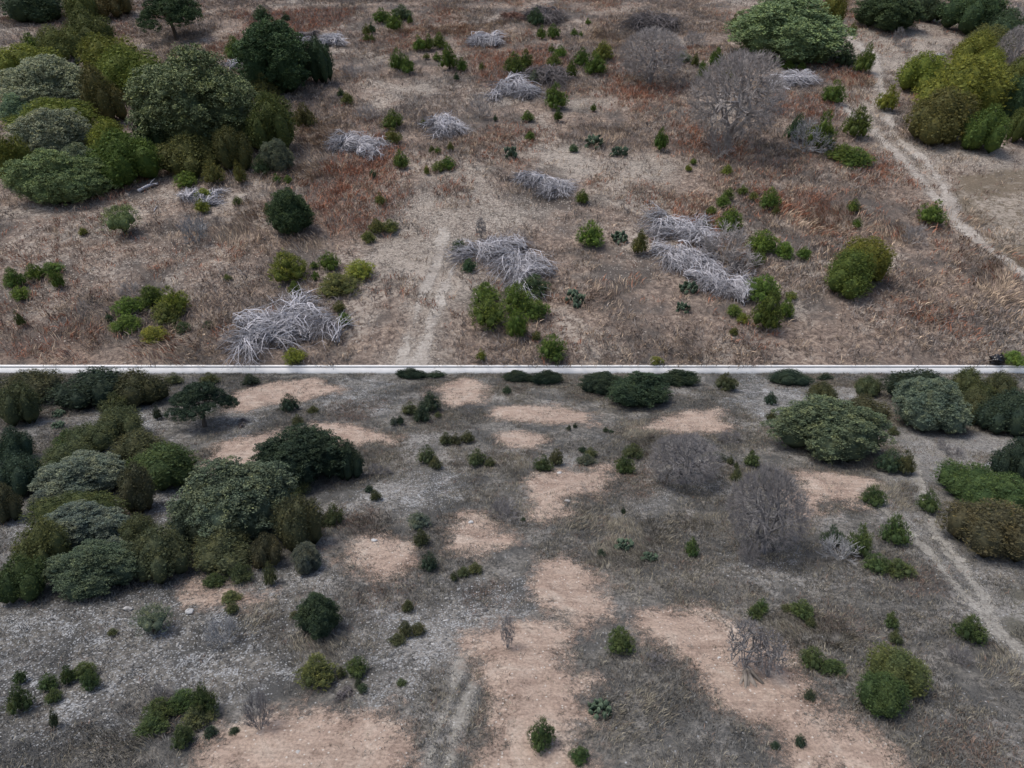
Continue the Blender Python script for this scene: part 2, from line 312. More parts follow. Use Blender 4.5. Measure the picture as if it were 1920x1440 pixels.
def vcol_material(name, rough=.9):
    m, t, b = mat_new(name); a = attr(t, 'col'); ln(t, a.outputs['Color'], b.inputs['Base Color']); b.inputs['Roughness'].default_value = rough; return m
M = dict(gA=ground_material('A'), gB=ground_material('B'),
  dirt=sheet_material('reddish_graded_dirt', 'B', (.225,.170,.14), (.315,.250,.207), (.37,.318,.272), (.46,.44,.41)),
  pathA=sheet_material('pale_trail_hillside', 'A', (.27,.245,.22), (.36,.335,.305), (.45,.425,.39), (.5,.47,.43), .3, .8, .85),
  pathB=sheet_material('pale_trail_field', 'B', (.19,.185,.17), (.27,.265,.245), (.34,.335,.315), (.42,.42,.41), .3, .8, .85),
  fol=foliage_material('needle_foliage'), bark=tone_material('bark', (.05,.04,.032), (.15,.125,.105)),
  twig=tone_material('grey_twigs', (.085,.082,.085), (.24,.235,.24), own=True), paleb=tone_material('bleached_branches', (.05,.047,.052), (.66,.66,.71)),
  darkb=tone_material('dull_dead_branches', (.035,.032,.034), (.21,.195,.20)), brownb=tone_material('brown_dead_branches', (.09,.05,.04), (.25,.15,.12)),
  grass=vcol_material('dry_grass'), stone=vcol_material('limestone'), divider=None, log=tone_material('cut_log_bark', (.08,.07,.062), (.25,.225,.20)))
mm, t, b = mat_new('pale_added_divider'); n = noise(t, 1.5, 6, .6, posv(t)); ln(t, ramp(t, n, [(.3, (.68,.69,.695)), (.7, (.76,.77,.775))]), b.inputs['Base Color']); M['divider'] = mm
mm, t, b = mat_new('black_plastic'); b.inputs['Base Color'].default_value = (.006,.007,.010,1); b.inputs['Roughness'].default_value = .28; b.inputs['Specular IOR Level'].default_value = .5; M['black'] = mm
mm, t, b = mat_new('cactus_pad'); n = noise(t, 5, 3, .6, posv(t)); ln(t, ramp(t, n, [(.3, (.04,.065,.045)), (.7, (.10,.14,.095))]), b.inputs['Base Color']); M['pad'] = mm

# ------------------------------------------------------------------ ground sheets
def axis(lo, hi, st, out_lo, out_hi):
    a = list(np.arange(lo, hi, st)); s = st; x = a[-1]
    while x < out_hi: s *= 1.35; x += s; a.append(x)
    s = st; x = lo; pre = []
    while x > out_lo: s *= 1.35; x -= s; pre.append(x)
    return np.array(pre[::-1]+a)
def build_ground(P):
    if P == 'A':
        U = axis(-150, 150, .5, -700, 700); Vv = axis(0, 190, .4, 0, 900)
    else:
        U = axis(-55, 55, .17, -500, 500); Vv = axis(14, Y0, .15, -120, Y0); Vv = np.append(Vv[Vv < Y0-.01], Y0)
    u, v = np.meshgrid(U, Vv); sh = u.shape; u = u.ravel(); v = v.ravel()
    W = world(P, u, v); mk = masks(P, u, v)
    nu, nv = sh[1], sh[0]
    i = (np.arange(nv-1)[:, None]*nu + np.arange(nu-1)[None, :]).ravel()
    f = np.stack([i, i+1, i+nu+1, i+nu], 1)
    m1 = np.stack([mk['rock'], mk['red'], mk['tall']], 1); m2 = np.stack([mk['pale'], mk['sward'], mk['path']], 1); m3 = np.stack([mk['rut'], mk['dark'], mk['dirt']], 1)
    g = make_obj('hillside' if P == 'A' else 'ground', W, f, None, M['g'+P], None, {'m1': m1, 'm2': m2, 'm3': m3}, smooth=True)
    g['kind'] = 'structure'
    def sheet(name, mask, mat, h):
        keep = (mask[f] > .02).any(1); ff = f[keep]; idx = np.unique(ff); re = np.zeros(len(u), np.int64); re[idx] = np.arange(len(idx))
        if len(ff) == 0: return
        o = make_obj(name, W[idx]+NRM[P]*h, re[ff], None, mat, None, {'mask': mask[idx]}, smooth=True); o['kind'] = 'structure'
    sheet('path', mk['path'], M['path'+P], .012*SC[P])
    sheet('dirt_track', mk['rut'], M['path'+P], .016*SC[P])
    if P == 'B':
        for k, (pts, _) in enumerate(DIRT):
            sheet('dirt_patch', soft_poly(P, u, v, pts, 2.3, 100+k, .9), M['dirt'], .02+.004*k)
build_ground('A'); build_ground('B')
# added wall, made up to stand for the pale strip between the two views
def box(V, F, x0, x1, y0, y1, z0, z1):
    n = len(V); V += [(x, y, z) for z in (z0, z1) for y in (y0, y1) for x in (x0, x1)]
    F += [(n, n+2, n+3, n+1), (n+4, n+5, n+7, n+6), (n, n+1, n+5, n+4), (n+2, n+6, n+7, n+3), (n, n+4, n+6, n+2), (n+1, n+3, n+7, n+5)]
wl = bpy.data.objects.new('added_divider_wall', None); C.objects.link(wl); wl.location = (0, Y0, 0)
wl['label'] = 'long straight low pale grey dividing wall, added between the lower field and upper hillside'; wl['category'] = 'wall'
V, Fq = [], []; box(V, Fq, -480, 480, -.06, .32, -.6, Z0-.11); make_obj('wall_face', np.array(V), np.array(Fq), None, M['divider'], wl)
V, Fq = [], []; box(V, Fq, -480, 480, -.065, .325, Z0-.107, Z0+.09); make_obj('coping', np.array(V), np.array(Fq), None, M['divider'], wl)

# ------------------------------------------------------------------ grass and stones (stuff)
def scatter_pts(P, n, rng, margin=60):
    """uniform over the ground that the picture shows (plus a margin)"""
    y1, y0 = (687, -30) if P == 'A' else (1490, 701)
    un, vn, _ = unproj(P, np.array([-margin, 1920+margin]), np.array([y1, y1])); uf, vf, _ = unproj(P, np.array([-margin, 1920+margin]), np.array([y0, y0]))
    v = rng.uniform(vn[0], vf[0], 3*n); u = rng.uniform(-1, 1, 3*n)*uf[1]
    lim = un[1] + (uf[1]-un[1])*(v-vn[0])/(vf[0]-vn[0]); ok = np.abs(u) < lim
    return u[ok][:n], v[ok][:n]
def build_grass(P, n, nb, seed):
    rng = np.random.default_rng(seed); u, v = scatter_pts(P, n, rng); mk = masks(P, u, v); k = SC[P]
    patch = fbm(u/(3*k), v/(3*k), 21, 4); fine = fbm(u/(.9*k), v/(.9*k), 31, 3); p2 = fbm(u/(7*k), v/(7*k), 77, 3)
    dens = np.clip((patch-.33)*3.2, .10, 1) * (1-(.55*mk['rock'] if P == 'B' else 0)) * (1-.90*mk['dirt'])*(1-.9*mk['path'])*(1-.95*mk['rut'])*(1-.8*mk['pale'])*(1-.55*mk['rock'])*(1-.93*mk['sward'])
    dens = np.maximum(dens, np.maximum(mk['tall'], mk['red'])*.9*(1-mk['dirt'])*(1-mk['path']))
    ok = rng.random(len(u)) < dens
    u, v, patch, fine, p2 = u[ok], v[ok], patch[ok], fine[ok], p2[ok]; mk = {a: b_[ok] for a, b_ in mk.items()}; n = len(u)
    if P == 'A':
        straw, brown, redc, grey = (.45,.355,.265), (.26,.20,.165), (.35,.165,.105), (.25,.224,.208)
    else:
        straw, brown, redc, grey = (.29,.268,.21), (.175,.16,.135), (.21,.15,.12), (.15,.152,.148)  # cooler light of the lower view put into the grass colours
    straw, brown, redc, grey = map(np.array, (straw, brown, redc, grey))
    r = rng.random(n)
    ws = np.clip((fine-.45)*4+.3, 0, 1)*(.55 if P == 'A' else .4) + .55*mk['tall']; wg = np.clip((p2-.38)*4, 0, 1)*(1-mk['tall']*.8) + .5*mk['dark']
    wr = mk['red']*1.0 + (.26*np.clip((.52-p2)*6, 0, 1) if P == 'A' else .05)
    tot = ws+wg+wr+.45; x = r*tot
    colt = np.where((x < ws)[:, None], straw, np.where((x < ws+wg)[:, None], grey, np.where((x < ws+wg+wr)[:, None], redc, brown)))
    colt = colt*(rng.uniform(.5, 1.35, (n, 1)) if P == 'A' else rng.uniform(.6, 1.15, (n, 1)))*np.array([1, 1, 1])[None]
    h = (rng.uniform(.14, .36, n) + .13*mk['tall'] + .10*mk['red']*(P == 'A') + .08*(fine-.5))*k*(.85 if P == 'A' else .66)
    wind = np.where(mk['tall'] > .4, (fbm(u/(4*k), v/(4*k), 55, 2)-.5)*14, rng.uniform(0, 6.28, n))
    # blades
    U = np.repeat(u, nb) + rng.normal(0, .10*k, n*nb); Vv = np.repeat(v, nb) + rng.normal(0, .10*k, n*nb)
    H = np.repeat(h, nb)*rng.uniform(.6, 1.25, n*nb); an = np.repeat(wind, nb) + rng.normal(0, 1.1, n*nb)*np.where(np.repeat(mk['tall'], nb) > .4, .5, 1.6)
    lean = rng.uniform(.25, 1.15, n*nb)*H; wd = rng.uniform(.009, .020, n*nb)*k*(1 if P == 'A' else .75)
    B0 = world(P, U, Vv, 0.0) - NRM[P]*.02; ax = np.array([1, 0, 0.]); ay = VAX[P]; nz = NRM[P]
    dr = np.cos(an)[:, None]*ax + np.sin(an)[:, None]*ay; sa = rng.uniform(0, 6.28, n*nb); sd2 = np.cos(sa)[:, None]*ax + np.sin(sa)[:, None]*ay
    mid = B0 + nz*(H*.62)[:, None] + dr*(lean*.35)[:, None]; tip = B0 + nz*(H*.95)[:, None] + dr*lean[:, None]
    Vt = np.stack([B0, mid + sd2*wd[:, None], tip, mid - sd2*wd[:, None]], 1).reshape(-1, 3)
    ct = np.repeat(np.repeat(colt, nb, 0)*rng.uniform(.75, 1.25, (n*nb, 1)), 4, 0)
    o = make_obj('dry_grass', Vt, np.arange(len(Vt)).reshape(-1, 4), None, M['grass'], None, {'col': ct}); o['kind'] = 'stuff'
    o['label'] = 'straw and rust coloured dry grass covering the upper hillside' if P == 'A' else 'grey and straw coloured dry grass covering the lower field'; o['category'] = 'grass'
build_grass('A', 190000, 7, 1); build_grass('B', 240000, 7, 2)
ICO_V = None
def ico():
    global ICO_V
    if ICO_V is None:
        import bmesh
        b_ = bmesh.new(); bmesh.ops.create_icosphere(b_, subdivisions=1, radius=1)
        ICO_V = (np.array([q.co[:] for q in b_.verts]), np.array([[q.index for q in f_.verts] for f_ in b_.faces])); b_.free()
    return ICO_V
def build_stones(P, n, seed):
    rng = np.random.default_rng(seed); u, v = scatter_pts(P, n, rng); mk = masks(P, u, v); k = SC[P]
    cl = fbm(u/(1.3*k), v/(1.3*k), 91, 5)
    dens = .05*(cl > .5) + .9*mk['rock']*np.clip((cl-.44)*8, 0, 1) + .55*mk['pale'] + .30*mk['dirt'] + .25*mk['path'] + .45*mk['rut']; dens = dens*(1-.7*mk['tall'])
    ok = rng.random(len(u)) < dens; u, v = u[ok], v[ok]; n = len(u); mr = mk['rock'][ok]*(1 if P == 'B' else .5)
    IV, IF = ico()
    sz = (.012 + .034*rng.random(n)**3 + .075*mr*rng.random(n)**3)*k; S = np.stack([sz*rng.uniform(1.0, 2.3, n), sz*rng.uniform(.6, 1.2, n), sz*rng.uniform(.18, .45, n)], 1)*.85
    a = rng.normal(0, .6, n); V = IV[None]*S[:, None]*(1+rng.uniform(-.22, .22, (n, len(IV), 1)))
    x = V[..., 0]*np.cos(a)[:, None] - V[..., 1]*np.sin(a)[:, None]; y = V[..., 0]*np.sin(a)[:, None] + V[..., 1]*np.cos(a)[:, None]
    W = world(P, u, v)[:, None, :] + x[..., None]*np.array([1, 0, 0.]) + y[..., None]*VAX[P] + V[..., 2][..., None]*NRM[P]
    col = (np.array([.46,.42,.37]) if P == 'A' else np.array([.33,.335,.335]))*(.25+.85*rng.random((n, 1))**1.6); col = np.repeat(col, len(IV), 0)
    F_ = (IF[None]+np.arange(n)[:, None, None]*len(IV)).reshape(-1, 3)
    o = make_obj('limestone_gravel', W.reshape(-1, 3), None, F_, M['stone'], None, {'col': col}); o['kind'] = 'stuff'
    o['label'] = 'loose pale limestone pieces strewn over the upper hillside' if P == 'A' else 'loose pale limestone pieces strewn over the lower field'; o['category'] = 'gravel'
build_stones('A', 110000, 3); build_stones('B', 190000, 4)

# ------------------------------------------------------------------ plants: one source mesh set per kind, unit size (x, y in +-.5, z 0..1)
def leaves(P0, D, L, Wd, tone, rng, V, A):
    """kites from P0 along D"""
    n = len(P0); s = np.cross(D, rng.normal(size=(n, 3))); s /= np.linalg.norm(s, axis=1, keepdims=True)+1e-9
    mid = P0 + D*(L*.5)[:, None]; V.append(np.stack([P0, mid+s*Wd[:, None], P0+D*L[:, None], mid-s*Wd[:, None]], 1).reshape(-1, 3)); A.append(np.repeat(tone, 4))
def unit(x): return x/(np.linalg.norm(x, axis=-1, keepdims=True)+1e-9)
def finish(V, A, F3, name, mat):
    V = np.concatenate(V); A = np.concatenate(A); lo = V.min(0); hi = V.max(0)
    return V, A
def sphere_pts(n, rng): return unit(rng.normal(size=(n, 3)))
def crown(kind, seed, detail):
    """returns a foliage mesh object (unlinked)"""
    rng = np.random.default_rng(seed); lobes = []
    if kind == 'J':            # juniper bush: many upright plumes
        nl = rng.integers(9, 15)
        for i in range(nl):
            a = i*2.4+rng.uniform(-.4, .4); r = .33*math.sqrt(i/nl)
            hz = rng.uniform(.55, 1.0)*(1-1.0*r) if i else 1.0; q = rng.uniform(.11, .18)
            lobes.append(((r*math.cos(a), r*math.sin(a), hz*.5), (q, q, hz*.5), 1.35))
    elif kind in 'GO':         # big crowns: a few uneven domes, each carrying bumps
        nd = rng.integers(5, 8); q0 = (.050, .085) if kind == 'O' else (.036, .066)
        doms = [((rng.uniform(-.06, .06), rng.uniform(-.06, .06)), rng.uniform(.25, .30), 1.0)]
        for i in range(nd):
            a = i*6.28/nd+rng.uniform(-.4, .4); r = rng.uniform(.20, .30); doms.append(((r*math.cos(a), r*math.sin(a)), rng.uniform(.16, .23), rng.uniform(.58, .92)))
        for (dx, dy), dr_, dh in doms:
            lobes.append(((dx, dy, dh*.42), (dr_*.82, dr_*.82, dh*.50), 1.1)); nb_ = int((16 if kind == 'O' else 26)*(dr_/.2)**2)
            for i in range(nb_):
                z = 1-1.25*(i+.5)/nb_; a = i*2.4+rng.uniform(-.4, .4); h_ = math.sqrt(max(0, 1-z*z)); q = rng.uniform(*q0)
                cz = dh*(.46+.46*z) if kind == 'O' else dh*(.42+.50*z)
                lobes.append(((dx+dr_*.88*h_*math.cos(a), dy+dr_*.88*h_*math.sin(a), max(cz, .09)), (q, q, q*(1.15 if kind == 'O' else rng.uniform(1.0, 1.35))), 1.2))
    elif kind == 'T':          # open-topped tree: crown lifted off the ground, gaps between lobes
        for i in range(22):
            a = i*2.4+rng.uniform(-.4, .4); r = .38*math.sqrt((i+.4)/22); q = rng.uniform(.09, .15)
            lobes.append(((r*math.cos(a), r*math.sin(a), .76-.50*(r/.4)**2+rng.uniform(-.08, .06)), (q, q, q*.9), 1.0))
    elif kind == 'F':          # fuzzy broom-like bush
        for i in range(9):
            a = i*2.4; r = .26*math.sqrt(i/9); lobes.append(((r*math.cos(a), r*math.sin(a), .55-.4*r), (.2, .2, .42-.3*r), 1.3))
    V, A, F3 = [], [], []; nq = 0
    areas = np.array([l[1][0]*l[1][2] for l in lobes]); cnt = (areas/areas.sum()*detail).astype(int)+4
    C0 = np.array([l[0] for l in lobes]); R0 = np.array([l[1] for l in lobes])
    for (c, rad, up), n in zip(lobes, cnt):
        c = np.array(c); rad = np.array(rad); s = sphere_pts(n, rng); s[:, 2] = np.where(s[:, 2] < -.55, -s[:, 2], s[:, 2])
        jit = rng.uniform(.78, 1.08, (n, 1)); p = c + s*rad*jit
        q = (((p[:, None]-C0[None])/R0[None])**2).sum(2); keep = (np.sort(q, 1)[:, 0] > (.45 if kind not in 'GO' else .52)) & (p[:, 2] > .02); p, s = p[keep], s[keep]; n = len(p)
        if n == 0: continue
        nrm = unit(s/rad)
        if kind in 'JGF':
            axd = unit(nrm*.9 + np.array([0, 0, up]) * .75 + rng.normal(0, .42, (n, 3)))
            Ls = (.115 if kind == 'J' else .050 if kind == 'G' else .14)*rng.uniform(.6, 1.3, n)*(1. if kind != 'J' else 1.0)
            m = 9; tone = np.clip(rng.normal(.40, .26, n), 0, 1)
            for j in range(m):
                f = (j+.5)/m; P0 = p + axd*(Ls*f*.8)[:, None]
                D = unit(axd*.9 + rng.normal(0, .55, (n, 3))); L = Ls*.42*(1.15-f*.5)*rng.uniform(.7, 1.3, n)
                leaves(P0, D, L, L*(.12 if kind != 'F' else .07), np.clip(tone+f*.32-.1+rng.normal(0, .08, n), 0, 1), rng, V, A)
        else:
            m = 18; rc = .026*rng.uniform(.7, 1.3, n); tone = np.clip(rng.normal(.48, .16, n), 0, 1)
            for j in range(m):
                d = sphere_pts(n, rng); d = unit(d+nrm*.45); P0 = p + d*(rc*rng.uniform(.3, 1.0, n))[:, None]*np.array([1, 1, .8]); D = unit(d+rng.normal(0, .8, (n, 3)))
                L = .0145*rng.uniform(.7, 1.4, n); leaves(P0, D, L, L*.33, np.clip(tone+.28*d[:, 2]*0+rng.normal(0, .09, n), 0, 1), rng, V, A)
    V = np.concatenate(V); A = np.concatenate(A); nv = len(V); F4 = np.arange(nv).reshape(-1, 4)
    # dense inside of the plant
    IV, IF = ico(); cv, cf, k0 = [], [], nv
    for c, rad, _ in lobes:
        sc = .93 if rad[0] > .13 and kind in 'GO' else .42 if kind in 'GO' else .62 if kind != 'T' else .45
        cv.append(IV*np.array(rad)*sc*(1+rng.uniform(-.15, .15, (len(IV), 1)))+np.array(c)); cf.append(IF+k0); k0 += len(IV)
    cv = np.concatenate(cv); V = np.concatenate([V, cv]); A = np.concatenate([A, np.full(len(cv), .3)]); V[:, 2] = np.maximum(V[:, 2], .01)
    lo, hi = np.percentile(V, .3, axis=0), np.percentile(V, 99.7, axis=0)
    V[:, :2] = (V[:, :2]-(lo+hi)[:2]/2)/(hi-lo)[:2]; V[:, 2] = V[:, 2]/hi[2]
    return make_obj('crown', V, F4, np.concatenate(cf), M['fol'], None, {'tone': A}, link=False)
def stems(kind, seed):
    rng = np.random.default_rng(seed+900); T = Tubes(); open_ = kind in 'T'
    if kind in 'OT':
        z1 = .42 if open_ else .3; r = .028
        T.add([(0, 0, -.03), (.005, 0, z1*.5), (.02*rng.normal(), .02*rng.normal(), z1)], [r*1.5, r, r*.85], 7)
        for i in range(9):
            a = i*2.4; q = .30*math.sqrt((i+1)/9)
            e = np.array([q*math.cos(a), q*math.sin(a), .72-.2*q]); s = np.array([0, 0, z1*.85]); m = (s+e)/2+rng.normal(0, .03, 3)
            T.add([s, m, e], [r*.6, r*.36, r*.14], 5)
    else:
        for i in range(5):
            a = i*2.5; q = .2; T.add([(.02*math.cos(a), .02*math.sin(a), -.03), (q*.4*math.cos(a), q*.4*math.sin(a), .3), (q*math.cos(a), q*math.sin(a), .62)], [.02, .013, .006], 5)
    o = T.obj('trunk', M['bark']); C.objects.unlink(o); return o
def bare(kind, seed):
    """leafless tree or shrub: limb mesh and fine twig mesh"""
    rng = np.random.default_rng(seed); L_, W_ = Tubes(), Tubes()
    def grow(p, d, ln_, r, lv, mx):
        if kind == 'N':            # keep the crown inside a rounded outline
            for _ in range(4):
                e_ = p+d*ln_; q_ = math.sqrt((e_[0]/.5)**2 + (e_[1]/.5)**2 + ((e_[2]-.53)/.46)**2)
                if q_ > rng.uniform(.85, 1.02) and lv > 0: ln_ *= .72; d = unit(d + rng.normal(0, .35, 3))
        n = 4; P = [p]; dd = d.copy()
        for i in range(n-1):
            dd = unit(dd + rng.normal(0, .16, 3) + np.array([0, 0, .05 if lv > 1 else 0.0])); P.append(P[-1]+dd*ln_/(n-1))
        R = np.linspace(r, r*.55, n); (L_ if lv <= 2 else W_).add(P, R, 6 if lv < 2 else 3, rng.uniform(.2, .8))
        if lv >= mx: return
        nb = 4 if lv < 2 else 4
        for i in range(nb):
            f = rng.uniform(.45, 1) if i else 1.0; q = np.array(P[int(round(f*(n-1)))]); nd = unit(dd + unit(rng.normal(size=3))*rng.uniform(.5, .95 if kind != 'N' else 1.2))
            if nd[2] < -.25: nd[2] *= -.4
            grow(q, nd, ln_*rng.uniform(.62, .82), max(r*.58, .0030 if kind == 'N' else .011 if kind == 'K' else .006), lv+1, mx)
    if kind in 'NK':           # limbs, boughs and twigs joining points spread through a rounded crown
        ns = [6, 26, 120, 700, 5600] if kind == 'N' else [4, 10, 34, 110, 330]; fr = [.30, .52, .72, .88, 1.02]
        rs = [.022, .013, .0075, .0040, .0021] if kind == 'N' else [.022, .016, .013, .011, .009]
        prev = np.array([[.02, 0, .12], [-.03, .01, .08]]) if kind == 'N' else np.array([[0, 0, .03], [.03, .02, .0]])
        for q in prev: L_.add([np.array([q[0]*.6, q[1]*.6, -.03]), q*.6, q], [.04, .034, .03] if kind == 'N' else [.028, .024, .022], 7, .3)
        zc, zr = (.53, .47) if kind == 'N' else (.5, .5)
        for k_, (n_, f_, r_) in enumerate(zip(ns, fr, rs)):
            d_ = sphere_pts(n_, rng); d_[:, 2] = np.where(d_[:, 2] < -.75, -d_[:, 2], d_[:, 2]); rad_ = f_*rng.uniform(.8, 1.0, n_) if k_ < 3 else f_*rng.uniform(.55, 1.0, n_)**.6
            lump = .86+.28*fbm(d_[:, 0]*2.2+seed, d_[:, 1]*2.2+d_[:, 2]*1.7, seed, 2)
            pts = np.stack([d_[:, 0]*.5*rad_*lump, d_[:, 1]*.5*rad_*lump, zc-.10*(1-f_)+d_[:, 2]*zr*rad_*lump], 1); pts[:, 2] = np.maximum(pts[:, 2], .06)
            for q in pts:
                dd = np.linalg.norm((prev-q)*np.array([1, 1, .75]), axis=1) + .35*np.maximum(0, prev[:, 2]-q[2]); p0 = prev[int(dd.argmin())]
                ln_ = np.linalg.norm(q-p0); mid = (p0+q)/2+rng.normal(0, .09*ln_, 3)+np.array([0, 0, -.06*ln_]); r1 = r_*rng.uniform(.7, 1.15)
                (L_ if k_ < 2 else W_).add([p0, p0+(mid-p0)*.55+rng.normal(0, .04*ln_, 3), mid, q], [r1*1.25, r1*1.1, r1*.9, r1*.55], 5 if k_ < 2 else 3, rng.uniform(.2, .8))
            prev = pts
    elif kind == 'S':
        for i in range(9):
            a = i*2.4; grow(np.array([.05*math.cos(a), .05*math.sin(a), -.02]), unit(np.array([.9*math.cos(a), .9*math.sin(a), rng.uniform(.5, 1.4)])), .3, .012, 1, 4)
    else:
        for i in range(3 if seed % 2 else 5):
            a = i*2.1+rng.uniform(-.3, .3); b0 = np.array([.03*math.cos(a), .03*math.sin(a), -.02]); grow(b0, unit(np.array([.35*math.cos(a), .35*math.sin(a), 1.])), .5, .013, 2, 4)
    V = np.concatenate(L_.V+W_.V); lo, hi = np.percentile(V, 1, axis=0), np.percentile(V, 99, axis=0)
    out = []
    for T, nm in ((L_, 'trunk'), (W_, 'twigs')):
        T.V = [np.stack([(q[:, 0])/(hi[0]-lo[0]), q[:, 1]/(hi[1]-lo[1]), q[:, 2]/hi[2]], 1) for q in T.V]
        o = T.obj(nm, M['twig']); C.objects.unlink(o); out.append(o)
    return out
SRC = {}
for i in range(10): SRC['J', i] = (crown('J', 10+i, 1200), stems('J', i))
for i in range(5): SRC['G', i] = (crown('G', 30+i, 6000), stems('G', i))
for i in range(4): SRC['O', i] = (crown('O', 50+i, 5600), stems('O', i))
for i in range(2): SRC['T', i] = (crown('T', 60+i, 2600), stems('T', i))
SRC['F', 0] = (crown('F', 71, 900), stems('J', 71))
SRC['N', 0] = tuple(bare('N', 86)); SRC['N', 1] = tuple(bare('N', 87))
for i in range(3): SRC['S', i] = tuple(bare('S', 90+i))
for i in range(2): SRC['K', i] = tuple(bare('K', 97+i))
def cactus(seed):
    rng = np.random.default_rng(seed); V, F_ = [], []; IV, IF = ico(); n = 0
    for i in range(34):
        a = rng.uniform(0, 6.28); r = .38*math.sqrt(rng.random()); z = rng.uniform(.1, .75)*(1-r); ya = rng.uniform(0, 6.28); ti = rng.uniform(-.6, .6)
        q = IV*np.array([.11, .022, .19]); R = np.array(Matrix.Rotation(ya, 3, 'Z') @ Matrix.Rotation(ti, 3, 'X'))
        V.append(q @ R.T + np.array([r*math.cos(a), r*math.sin(a), z])); F_.append(IF+n); n += len(IV)
    V = np.concatenate(V); V[:, 2] = V[:, 2]/V[:, 2].max(); return make_obj('prickly_pear', V, None, np.concatenate(F_), M['pad'], None, None, smooth=True, link=False)
for i in range(2): SRC['P', i] = (cactus(i+5),)

TONE = {'g': ((.070,.108,.026), 'bright green'), 'y': ((.118,.140,.030), 'yellow green'), 'o': ((.088,.100,.034), 'olive green'), 'd': ((.045,.072,.038), 'dark green'),
        'b': ((.090,.088,.034), 'brownish green'), 'p': ((.150,.185,.125), 'pale grey green'), 'm': ((.118,.158,.080), 'mid green'), 's': ((.15,.17,.15), 'silvery'), 'x': ((.2,.2,.2), 'grey'), 'c': ((.10,.12,.085), 'dull grey green')}
ITEMS = []
